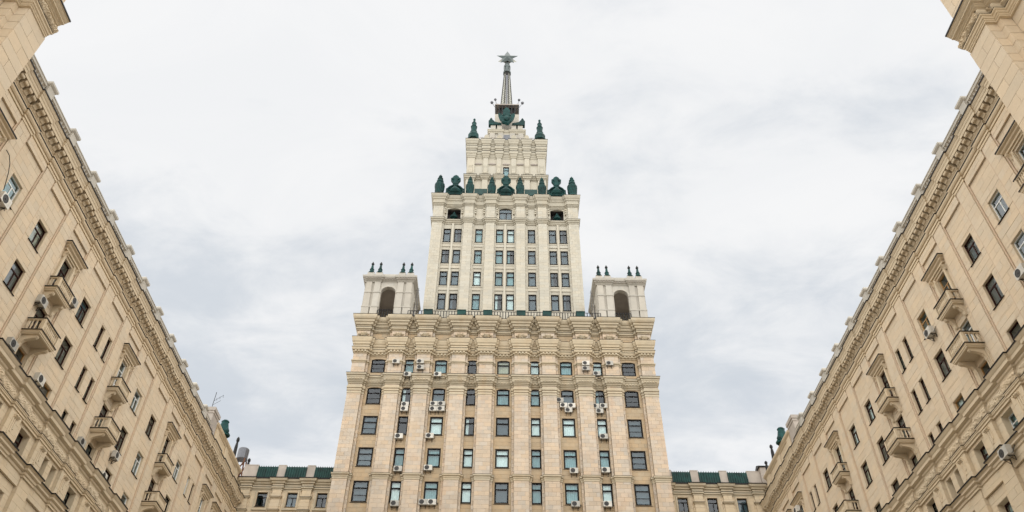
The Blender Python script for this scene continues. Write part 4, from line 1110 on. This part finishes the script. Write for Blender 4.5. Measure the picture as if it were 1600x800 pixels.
k = MB(); k.sweep(vwrap(.0, .02, .26, VX - .06), [(-.2, 98.5), (.03, 98.5), (.05, 98.8), (.12, 98.9), (.16, 99.3), (.26, 99.4), (.28, 99.9), (.16, 99.95), (.16, 100.5), (.28, 100.6), (.3, 101.1), (.2, 101.15), (.2, 101.6), (.34, 101.75), (.40, 102.2), (.46, 102.3), (.48, 102.7), (-.2, 102.85)]); k.obj('crown_cornice', UTRIM, T)
fb = MB()
for z_, o_ in ((102.75, .5), (100.0, .29), (101.16, .31)): fb.sweep(vwrap(.0, .02, .26, VX - .06), [(.0, z_ + .07), (o_, z_ - .04), (o_ + .01, z_ + .03), (.0, z_ + .1)])
fb.obj('flashing', FLASH, T)
k = MB(); k.box(vx(-VX + .03), vx(VX - .03), V0 - 12.4, V0 - .3, 86.3, 102.8); k.obj('crown_core', CONC, T)
for c in (-3.25, -1.15, 1.15, 3.25):
    mr = MB(); n = 8; mr.prism_d([(vx(c) - .5, 102.85), (vx(c) + .5, 102.85)] + [(vx(c) + .42*math.cos(PI*i/n), 103.6 + .85*math.sin(PI*i/n)) for i in range(n + 1)], V0 - .4, V0 + .2); mr.obj('rounded_merlon', UTRIM, T)
cr = MB()
for a, b in ((-2.6, -1.75), (1.75, 2.6), (-4.4, -3.8), (3.8, 4.4)): railing(cr, vx(a), vx(b), V0 + .05, 102.85, 103.9)
cr.obj('crown_railing', CONC, T)
cl = MB(); cl.box(vx(-.75), vx(.75), V0 - .3, V0 + .1, 102.86, 103.75); cl.box(vx(-.5), vx(.5), V0 - .3, V0 + .05, 103.75, 104.6); cl.obj('crown_panel', GREYMETAL, T)
# corner plinths of the crown
for s in (-1, 1): cpn = MB(); cpn.box(vx(s*5.45) - .55, vx(s*5.45) + .55, V0 - .9, V0 + .15, 102.86, 104.0); cpn.obj('crown_plinth', UTRIM, T)

# ---- fourth stage, belvedere, spire
Q0 = -10.5; QC = -.13
k = MB(); k.box(QC - 2.95, QC + 2.95, Q0 - 6.0, Q0, 102.5, 108.2)
for c in (-2.4, -1.0, 1.0, 2.4): k.box(QC + c - .42, QC + c + .42, Q0, Q0 + .16, 102.6, 108.2)
k.obj('drum', PALE, T)
k = MB(); k.sweep([(QC - 2.95, Q0 - 6), (QC - 2.95, Q0 + .1), (QC - .7, Q0 + .1), (QC - .7, Q0 - .05), (QC + .7, Q0 - .05), (QC + .7, Q0 + .1), (QC + 2.95, Q0 + .1), (QC + 2.95, Q0 - 6)], [(-.1, 107.9), (.05, 107.9), (.10, 108.2), (.20, 108.3), (.24, 108.55), (.3, 108.75), (-.1, 108.9)]); k.obj('drum_cornice', UTRIM, T)
k = MB()
for c in (-2.3, -1.2, 1.2, 2.3): k.box(QC + c - .42, QC + c + .42, Q0 - .7, Q0 + .05, 108.9, 110.2)
k.box(QC - 2.8, QC + 2.8, Q0 - 6, Q0 - .7, 108.85, 109.6)
k.obj('drum_parapet', PALE, T)
B0 = -13.5
k = MB(); k.box(QC - 2.1, QC + 2.1, B0 - 2.1, B0 + 2.1, 108.8, 114.6); k.obj('belvedere_base', PALE, T)
for x_ in [-1.95 + .56*i for i in range(8)]:
    for y_ in (2.0, -2.0):
        k = MB(); k.lathe(QC + x_, B0 + y_, [(.13, 114.6), (.10, 114.8), (.10, 117.0), (.15, 117.3)], 6); k.obj('belvedere_column', DARKMETAL, T)
for s_ in (-1, 1):
    for y_ in [-1.4 + .7*i for i in range(5)]:
        k = MB(); k.lathe(QC + s_*1.97, B0 + y_, [(.13, 114.6), (.10, 114.8), (.10, 117.0), (.15, 117.3)], 6); k.obj('belvedere_column', DARKMETAL, T)
k = MB(); k.box(QC - 1.5, QC + 1.5, B0 - 1.5, B0 + 1.5, 114.6, 117.3); k.obj('belvedere_core', DARKMETAL, T)
k = MB(); k.box(QC - 2.15, QC + 2.15, B0 - 2.15, B0 + 2.15, 117.3, 117.5); k.box(QC - 1.45, QC + 1.45, B0 - 1.45, B0 + 1.45, 117.5, 118.4); k.obj('belvedere_cornice', CONC, T)
for s in (-1, 1):
    for (dx, z_, rr) in ((2.75, 119.2, .30), (2.15, 120.1, .26), (1.75, 118.6, .18)):
        lm = MB(); lm.lathe(QC + s*dx, B0 + 1.2, [(.02, z_ - rr), (rr*.7, z_ - rr*.7), (rr, z_), (rr*.7, z_ + rr*.7), (.02, z_ + rr)], 10); lm.tube([(QC + s*1.5, B0 + 1.0, 116.9), (QC + s*dx*.85, B0 + 1.2, 118.2), (QC + s*dx, B0 + 1.2, z_)], .05, 5); lm.obj('lantern', GREYMETAL, T, smooth=False)
spz = [(1.22, 117.0), (.52, 130.0)]
k = MB(); k.lathe(QC - .12, B0, [(1.22, 117.0), (1.2, 117.4), (.52, 130.0)], 8); spire = k.obj('spire', STEEL, T)
k = MB()
for i in range(8):
    a = 2*PI*(i + .5)/8
    P0 = (QC - .12 + 1.22*math.cos(a), B0 + 1.22*math.sin(a), 117.0); P1 = (QC - .12 + .53*math.cos(a), B0 + .53*math.sin(a), 130.0); k.tube([P0, P1], .085, 5)
k.box(QC - .12 - .17, QC - .12 + .17, B0 + .4, B0 + .62, 124.0, 129.9)
k.obj('spire_rib', FLASH, spire)
k = MB(); k.prism_x([(B0 + 1.08, 117.0), (B0 + 1.22, 117.0), (B0 + .56, 129.9), (B0 + .44, 129.9)], QC - .12 - .16, QC - .12 + .16); k.obj('spire_ladder', GREYMETAL, spire)
k = MB()
for j in range(18):
    z_ = 117.6 + j*.7; r_ = 1.2 - (z_ - 117.4) * .68 / 12.6; k.lathe(QC - .12, B0, [(r_ + .01, z_), (r_ + .03, z_ + .02), (r_ + .01, z_ + .05)], 8)
k.obj('spire_seam', FLASH, spire)
k = MB(); k.lathe(QC - .12, B0, [(.55, 129.9), (.78, 130.0), (.78, 130.35), (.6, 130.5), (.62, 131.6), (.72, 131.9), (.66, 132.2), (.5, 132.5), (.34, 133.2), (.14, 133.8), (.14, 134.4)], 8); k.obj('spire_collar', STARM, spire)
k = MB()
for i in range(4):
    a = PI/4 + i*PI/2; k.tube([(QC - .12 + .75*math.cos(a), B0 + .75*math.sin(a), 129.8), (QC - .12 + .75*math.cos(a), B0 + .75*math.sin(a), 131.8), (QC - .12 + .3*math.cos(a), B0 + .3*math.sin(a), 133.4)], .09, 5)
k.obj('spire_bracket', STARM, spire)
def star(cx, cdp, cz, R_, r_, th, rot=0):
    mb = MB(); pts = []
    for i in range(10):
        a = PI/2 + rot + PI*i/5; q = R_ if i % 2 == 0 else r_; pts.append((cx + q*math.cos(a), cdp, cz + q*math.sin(a)))
    pts += [(cx, cdp + th, cz), (cx, cdp - th, cz)]
    mb.add(pts, [(i, (i+1) % 10, 10) for i in range(10)] + [((i+1) % 10, i, 11) for i in range(10)]); return mb
so_ = star(QC - .1, B0 + .35, 134.95, 2.2, 1.02, .45).obj('star', STARM, spire)
star(QC - .1, B0 - .12, 134.9, 1.95, 1.1, .25, PI/5).obj('star_rays', STEEL, so_)
# the emblem and its flanking urns in green copper
def emblem():
    mb = MB(); cx = QC - .05; cz = 111.2; D = Q0 + .35
    ring = [(math.cos(a), math.sin(a)) for a in [2*PI*i/20 for i in range(20)]]
    pts = []; 
    for s_, d_ in ((1.0, 0), (1.0, .2), (.82, .42), (.5, .40), (.45, .62), (.12, .75)):
        for (x, z) in ring:
            wv = 1 + .10 * math.cos(5 * math.atan2(z, x)); pts.append((cx + .92*s_*x*wv, D + d_, cz + 1.35*s_*z*wv))
    n = 20; fc = [(j*n+i, j*n+(i+1) % n, (j+1)*n+(i+1) % n, (j+1)*n+i) for j in range(5) for i in range(n)] + [tuple(5*n+i for i in range(n)), tuple(range(n))]
    mb.add(pts, fc)
    mb.prism_d([(cx - .7, 112.4), (cx + .7, 112.4), (cx + .55, 113.2), (cx + .62, 113.7), (cx + .34, 114.2), (cx, 114.6), (cx - .34, 114.2), (cx - .62, 113.7), (cx - .55, 113.2)], D - .1, D + .3)
    for s in (-1, 1):
        mb.prism_d([(cx + s*.7, 112.5), (cx + s*1.35, 112.9), (cx + s*1.45, 112.4), (cx + s*1.2, 111.3), (cx + s*.7, 110.4)], D, D + .3)
    return mb
emblem().obj('emblem', GREEN, T)
print('tower done', len(bpy.data.objects))

# ================================================================== roof ornaments in green copper (each a thing of its own)
def lathe_thing(name, prof, n=12, squash=1.0, mat=GREEN):
    mb = MB(); mb.lathe(0, 0, [(r, z - EYE) for r, z in prof], n, squash); return mb.mesh(name, mat)
base_prof = [(.62, 0), (.62, .5)]
URN_BODY = [(.64, .0), (.64, .3), (.58, .36), (.62, .8), (.68, 1.4), (.74, 1.9), (.74, 2.2), (.62, 2.36), (.42, 2.44), (.40, 2.6), (.50, 2.72), (.52, 3.0), (.42, 3.2)]
URN_TOP = [(.30, 3.2), (.28, 3.3), (.42, 3.42), (.42, 3.58), (.26, 3.7), (.18, 3.8), (.27, 3.95), (.27, 4.1), (.12, 4.2), (.05, 4.5)]
def urn_proto():
    r = link('roof_urn', None)
    link('urn_body', lathe_thing('urn_body', URN_BODY, 12), r)
    f = MB(); E = -EYE
    for i in range(10):
        a = 2*PI*i/10; f.tube([(.58*math.cos(a), .58*math.sin(a), .5 + E), (.66*math.cos(a + .3), .66*math.sin(a + .3), 1.3 + E), (.70*math.cos(a + .6), .70*math.sin(a + .6), 2.0 + E)], .06, 5)
    f.obj('fluting', GREEN, r)
    link('urn_finial', lathe_thing('urn_finial', URN_TOP, 10), r)
    return r
def cart_proto():
    r = link('roof_cartouche', None); E = -EYE
    mb = MB(); half = [(1.14, 0), (1.25, .22), (1.24, .55), (1.06, .98), (.74, 1.32), (.46, 1.62), (.36, 2.0)]
    out_ = [(x, z) for x, z in half] + [(-x, z) for x, z in reversed(half)]; n = len(out_)
    pts = []
    for s_, d_ in ((1.0, -.3), (1.0, .15), (.92, .34), (.80, .36), (.74, .24), (.5, .52), (.15, .68)):
        pts += [(x*s_, d_, (.85 + (z - .85)*s_) + E) for x, z in out_]
    mb.add(pts, [(j*n+i, j*n+(i+1) % n, (j+1)*n+(i+1) % n, (j+1)*n+i) for j in range(6) for i in range(n)] + [tuple(6*n+i for i in range(n)), tuple(range(n))])
    mb.obj('shield', GREEN, r)
    k = MB(); k.prism_d([(-.46, 1.6+E), (-.36, 2.1+E), (-.40, 2.5+E), (-.66, 2.95+E), (-.66, 3.3+E), (-.46, 3.42+E), (-.3, 3.75+E), (0, 3.95+E), (.3, 3.75+E), (.46, 3.42+E), (.66, 3.3+E), (.66, 2.95+E), (.40, 2.5+E), (.36, 2.1+E), (.46, 1.6+E)], -.22, .18)
    k.prism_d([(-.3, 2.0+E), (-.2, 2.8+E), (0, 3.4+E), (.2, 2.8+E), (.3, 2.0+E)], .18, .36); k.prism_d([(-.5, 3.0+E), (-.3, 3.0+E), (-.3, 3.22+E), (-.5, 3.22+E)], .18, .32); k.prism_d([(.3, 3.0+E), (.5, 3.0+E), (.5, 3.22+E), (.3, 3.22+E)], .18, .32)
    k.obj('crest', GREEN, r)
    k = MB(); k.tube([(-1.15, .3, .85+E), (-.7, .45, 1.3+E), (-.3, .38, 1.65+E), (.3, .38, 1.65+E), (.7, .45, 1.3+E), (1.15, .3, .85+E)], .10, 6)
    k.tube([(-.8, .45, .55+E), (-.3, .62, .75+E), (.3, .62, .75+E), (.8, .45, .55+E)], .07, 6); k.obj('garland', GREEN, r)
    k = MB(); k.box(-1.15, 1.15, -.35, .3, -.05+E, .28+E); k.obj('base', GREEN, r)
    return r
urn = urn_proto(); cart = cart_proto()
UY = TY - (U0 + .35)
order = ['leftmost green urn on the parapet, at its outer corner', 'green urn just right of the left cartouche', 'green urn just left of the central cartouche',
         'green urn just right of the central cartouche', 'green urn just left of the right cartouche', 'rightmost green urn on the parapet, at its outer corner']
for i, x in enumerate((-9.75, -5.30, -2.08, 2.08, 5.30, 9.75)):
    o = urn if i == 0 else copy_tree(urn)
    s = 1.0 if abs(x) < 9 else 1.18
    o.location = (TX + UC + x, UY, 86.55 + EYE); o.scale = (.86 * s, .86 * s, .95 if s == 1 else 1.0)
    tag(o, order[i] + ' of the upper shaft', 'urn', 'green copper urns on the upper parapet')
for i, (x, lab) in enumerate(((-7.45, 'left of the three round green cartouches, between two urns'), (0, 'central round green cartouche over the middle window'), (7.45, 'right of the three round green cartouches, between two urns'))):
    o = cart if i == 0 else copy_tree(cart)
    o.location = (TX + UC + x, UY, 86.55 + EYE); o.scale = (1.08, 1, 1.1)
    tag(o, lab, 'cartouche', 'green copper cartouches on the upper parapet')
# obelisk urns on the crown corners
def obelisk_proto():
    r = link('corner_obelisk', None)
    link('obelisk_base', lathe_thing('obelisk_base', [(1.0, 0), (1.02, .35), (.95, .5), (.98, 1.0), (.82, 1.5), (.60, 1.9), (.64, 2.05), (.58, 2.2)], 8), r)
    link('obelisk_shaft', lathe_thing('obelisk_shaft', [(.50, 2.2), (.52, 3.3), (.60, 3.45), (.42, 3.6), (.38, 4.3), (.44, 4.45), (.30, 4.6)], 8), r)
    link('obelisk_finial', lathe_thing('obelisk_finial', [(.26, 4.6), (.20, 5.0), (.12, 5.15), (.22, 5.35), (.22, 5.5), (.08, 5.75)], 8), r)
    return r
ob = obelisk_proto()
for i, s in enumerate((-1, 1)):
    o = ob if i == 0 else copy_tree(ob); o.location = (TX + VC + s * 5.45, TY - (V0 - .38), 103.6 + EYE); o.scale = (.95, .95, 1.0)
    tag(o, 'tiered green obelisk on the %s corner of the crown below the spire' % ('left' if s < 0 else 'right'), 'obelisk', 'green obelisks on the crown')
# small reclining green urns beside the emblem
def sm_proto():
    r = link('scroll_urn', None); E = -EYE
    mb = MB(); mb.prism_d([(-.95, 0+E), (.95, 0+E), (.95, .35+E), (.4, .5+E), (-.05, .62+E), (-.25, .95+E), (-.42, 1.1+E), (-.8, 1.1+E), (-.98, .8+E)], -.35, .3); mb.obj('scroll', GREEN, r)
    link('knob', lathe_thing('knob', [(.3, 1.0), (.26, 1.15), (.12, 1.3), (.2, 1.5), (.05, 1.8)], 8), r, (-.6, 0, 0))
    return r
sm = sm_proto()
for i, s in enumerate((-1, 1)):
    o = sm if i == 0 else copy_tree(sm); o.location = (TX + QC + s * 2.0, TY - (Q0 - .1), 110.2 + EYE); o.scale = (-1.15 * s, 1.1, 1.25)
    tag(o, 'small green scroll with knob %s of the emblem under the spire' % ('left' if s < 0 else 'right'), 'ornament', 'green scrolls beside the emblem')
# niche urns
nu = None
for i, s in enumerate((-1, 1)):
    if nu is None:
        nu = link('niche_urn', lathe_thing('niche_urn', [(.36, 0), (.4, .12), (.18, .25), (.2, .4), (.52, .55), (.56, .8), (.4, .95), (.25, 1.1), (.32, 1.25), (.16, 1.6), (.04, 1.85)], 10)); o = nu
    else: o = nu.copy(); COL.objects.link(o)
    o.location = (TX + UC + s * 7.36, TY - (U0 - .25), 81.87 + EYE)
    tag(o, 'small green urn standing in the %s niche under the cornice' % ('left' if s < 0 else 'right'), 'urn', 'urns in the niches')
# spikes on the turrets
def spike_proto():
    r = link('turret_finial', None)
    link('finial_cone', lathe_thing('finial_cone', [(.40, 0), (.42, .16), (.31, .24), (.24, .6), (.30, .68), (.19, .8), (.12, 1.4)], 8), r)
    link('finial_ball', lathe_thing('finial_ball', [(.09, 1.4), (.17, 1.52), (.19, 1.64), (.12, 1.78), (.03, 2.0)], 8, 1.0, DARKMETAL), r)
    return r
spk = spike_proto(); first = True
ordn = ['outermost', 'second', 'third', 'innermost']
for s in (-1, 1):
    for j, px_ in enumerate((2.45, 1.42, -1.42, -2.45)):
        o = spk if first else copy_tree(spk); first = False
        o.location = (TX + s * 14.12 + s * px_, TY - (.10 - .17), 66.6 + EYE)
        tag(o, '%s dark green spike from the outside on the %s turret' % (ordn[j], 'left' if s < 0 else 'right'), 'finial', 'spikes on the turret parapets')
# bell-shaped finials, poles, tank and antenna on the roofs beside the wings
def bell_proto():
    r = link('roof_scroll', None)
    link('bell', lathe_thing('bell', [(.78, 0), (.80, .2), (.62, .3), (.52, .75), (.38, 1.3), (.34, 1.42), (.38, 1.5)], 8, .8), r)
    link('rim', lathe_thing('rim', [(.38, 1.5), (.40, 1.58), (.26, 1.72)], 8, .8), r)
    for q in (-.5, .5):
        k = MB(); k.lathe(q, .3, [(.05, .1 - EYE), (.2, .2 - EYE), (.24, .4 - EYE), (.16, .58 - EYE), (.03, .66 - EYE)], 8); k.obj('scroll_knob', GREEN, r)
    return r
bell = bell_proto()
for i, s in enumerate((-1, 1)):
    o = bell if i == 0 else copy_tree(bell); o.location = (s * 27.5, 69.7, 40.72 + EYE)
    tag(o, 'blunt green bell-shaped ornament on the far end of the %s wing roof' % ('left' if s < 0 else 'right'), 'ornament', 'bell ornaments on the wing roofs')
pf = None
for i, (x, y, z, h) in enumerate(((-27.6, 74.6, 40.74, 2.5), (27.5, 73.4, 40.74, 1.8), (27.6, 76.2, 40.74, 1.5), (-27.2, 78.3, 41.0, 1.9))):
    if pf is None:
        pf = link('roof_spike', lathe_thing('roof_spike', [(.3, 0), (.3, .12), (.2, .25), (.16, 1.0), (.10, 1.3), (.17, 1.42), (.15, 1.58), (.03, 1.7)], 8, 1.0, DARKMETAL)); o = pf
    else: o = pf.copy(); COL.objects.link(o)
    o.location = (x, y, z + EYE); o.scale = (1, 1, h / 1.7 * 1.1)
    tag(o, ['dark spike in front of the grey tank on the left wing roof', 'dark spike right behind the bell ornament of the right wing roof', 'farthest dark spike on the right wing roof', 'short dark spike right of the grey tank'][i], 'finial', 'dark spikes on the wing roofs')
tk = thing('roof_tank', 'grey cylindrical tank on a rusty frame above the left wing', 'tank', (-28.25, 78.9, 40.2 + EYE))
b = MB(); b.lathe(0, 0, [(.02, 3.0 - EYE), (.58, 3.0 - EYE), (.60, 3.05 - EYE), (.60, 4.15 - EYE), (.56, 4.25 - EYE), (.02, 4.35 - EYE)], 18); b.obj('drum', GREYMETAL, tk)
b = MB()
for x in (-.5, .5):
    for y in (-.5, .5): b.tube([(x*1.3, y, 0 - EYE), (x*.9, y*.8, 3.0 - EYE)], .085, 5)
    for z in (.8, 1.8): b.tube([(x, -.5, z - EYE), (x, .5, z - EYE)], .045, 5)
for y in (-.5, .5):
    for z in (.8, 1.8): b.tube([(-.5, y, z - EYE), (.5, y, z + .4 - EYE)], .045, 5)
    b.tube([(-.55, y, .2 - EYE), (.5, y, 2.6 - EYE)], .07, 5); b.tube([(.55, y, .2 - EYE), (-.5, y, 2.6 - EYE)], .07, 5)
b.obj('stand', RUST, tk)
hs = thing('roof_hutch', 'dark topped vent hutch at the far end of the right wing roof', 'vent', (27.7, 77.6, 40.2 + EYE))
b = MB(); b.box(-.6, .6, -.6, .6, 0 - EYE, 1.9 - EYE); b.obj('shaft', CONC, hs); b = MB(); b.prism_x([(-.75, 1.9 - EYE), (.75, 1.9 - EYE), (.75, 2.0 - EYE), (0, 2.35 - EYE), (-.75, 2.0 - EYE)], -.75, .75); b.obj('cap', DARKMETAL, hs)
an = thing('roof_aerial', 'thin television aerial on the pier at the left wing roof end', 'aerial', (-27.9, 66.4, 41.35 + EYE))
b = MB(); E = -EYE; b.tube([(0, 0, E), (.05, 0, 2.2 + E)], .03, 5); b.obj('mast', DARKMETAL, an)
b = MB(); b.tube([(.0, 0, 1.2 + E), (.9, .2, 1.75 + E)], .018, 4); b.tube([(.0, 0, .75 + E), (.75, .2, 1.15 + E)], .018, 4)
for t in (.3, .6, .9): b.tube([(.9*t - .12, -.3, 1.2 + .55*t + .1 + E), (.9*t + .12, .4, 1.2 + .55*t - .08 + E)], .014, 4)
b.obj('antenna', DARKMETAL, an)
for s in (-1, 1):
    mst = thing('lattice_mast', 'thin lattice mast with rungs inside the %s turret' % ('left' if s < 0 else 'right'), 'mast', (TX + s * 10.75, 75.4, 59.6 + EYE), 0, 'lattice masts beside the turrets')
    b = MB()
    for q in (-.16, .16): b.tube([(q, 0, E), (q*.4 - s*.1, 0, 5.4 + E)], .025, 4)
    b.obj('leg', GREYMETAL, mst)
    b = MB()
    for j in range(9): b.tube([(-.35, 0, .6 + j*.55 + E), (.35, 0, .6 + j*.55 + E)], .014, 4)
    b.obj('rung', GREYMETAL, mst)
cb = thing('hanging_cable', 'black cable drooping over the air conditioner at the left edge', 'cable', (-26.9, 28.6, 0))
b = MB(T=lambda x, d, z: (d, -x, z)); b.tube([(-.5, -.05, 33.6), (-.3, .1, 33.4), (-.05, .2, 33.0), (.2, .22, 32.5), (.5, .15, 32.0), (.85, -.05, 31.9)], .022, 6); b.obj('strand', DARKMETAL, cb)

# ================================================================== air conditioners
TAC = [(-12.14,52.80,'P','conditioner on the pilaster right of the leftmost top-row window'),(-9.43,52.84,'P','upper of two units on the pilaster right of the second top-row window'),(-9.36,52.06,'P','lower of two units on the pilaster right of the second top-row window'),
(-10.69,51.10,'W','conditioner below the second top-row window from the left'),(-7.38,51.15,'W','conditioner below the third top-row window from the left'),(9.07,52.89,'P','upper of two units left of the second top-row window from the right'),
(9.03,52.20,'P','lower of two units left of the second top-row window from the right'),(11.73,52.94,'P','conditioner on the pilaster right of the second top-row window from the right'),(10.20,51.53,'W','conditioner below the second top-row window from the right'),
(-10.60,47.22,'W','upper of two stacked units under the second arched window in the second row'),(-10.62,46.66,'W','lower of two stacked units under the second arched window in the second row'),
(-7.53,47.35,'W','upper left of four units under the third window in the second row'),(-6.70,47.36,'W','upper right of four units under the third window in the second row'),(-7.55,46.71,'W','lower left of four units under the third window in the second row'),(-6.73,46.73,'W','lower right of four units under the third window in the second row'),
(5.99,48.01,'W','topmost of four units left of the seventh window in the second row'),(6.38,47.37,'W','middle left of four units under the seventh window in the second row'),(7.24,47.34,'W','middle right of four units under the seventh window in the second row'),(6.88,46.78,'W','lowest of four units under the seventh window in the second row'),
(9.80,47.31,'W','left of three units under the eighth window in the second row'),(10.66,47.36,'W','right of three units under the eighth window in the second row'),(10.19,46.72,'W','lowest of three units under the eighth window in the second row'),
(-10.86,43.34,'W','conditioner below the second window in the third row'),(-7.68,43.43,'W','conditioner below the third window in the third row'),(10.41,43.62,'W','conditioner below the eighth window in the third row'),
(-10.58,39.63,'W','conditioner below the second window in the fourth row'),(-7.56,39.78,'W','conditioner below the third window in the fourth row'),(7.13,39.67,'W','conditioner below the seventh window in the fourth row'),(10.33,39.78,'W','conditioner below the eighth window in the fourth row'),
(-10.51,35.93,'W','conditioner below the second window in the bottom row'),(-7.78,36.10,'W','left of two units below the third window in the bottom row'),(-6.90,36.11,'W','right of two units below the third window in the bottom row'),(7.12,36.10,'W','darkest conditioner below the seventh window in the bottom row'),(10.25,36.14,'W','conditioner below the eighth window in the bottom row')]
for (x, z, k, lab) in TAC:
    d = .62 if k == 'P' else .04
    if k == 'W' and 50.5 < z < 52: d = .42
    f = (TY - d) / 74.1
    zz = z * f - .26
    place_ac((x * f, TY - d, zz + EYE), 0, lab + ', high-rise', .92 if z > 46 else .98)
LAC = [(29.70, 31.30, 'box air conditioner under the white window at the left edge, below a black cable', 1.0), (36.26, 29.80, 'air conditioner between the two stacked balconies nearest the left edge', .88), (38.84, 31.95, 'air conditioner on the left wing beside the top-row window right of the upper balcony', .85),
       (35.70, 26.30, 'air conditioner left of the lower balcony nearest the left edge', .88), (39.21, 26.40, 'air conditioner above the ochre window over the left belt cornice', .9), (45.91, 26.25, 'air conditioner below the second lower balcony of the left wing', .8),
       (50.62, 27.9, 'air conditioner under the window right of the second lower balcony, left wing', .85), (49.95, 26.0, 'air conditioner in front of the window just above the belt cornice, left wing', .85)]
for y, z, lab, s in LAC: place_ac((-27.06, y, z - .25 + EYE), PI/2, lab, s)
RAC = [(30.75, 28.2, 'white air conditioner under the white framed window at the right edge', .95), (40.12, 31.5, 'air conditioner under the ochre framed top-row window of the right wing', .9), (37.83, 21.7, 'air conditioner on the sill cornice under the belt of the right wing', .95), (68.98, 33.4, 'air conditioner beside the farthest balcony door of the right wing', 1.0)]
for y, z, lab, s in RAC: place_ac((27.06 if z > 25 else 26.8, y, z - .25 + EYE), -PI/2, lab, s)
print('objects', len(bpy.data.objects))
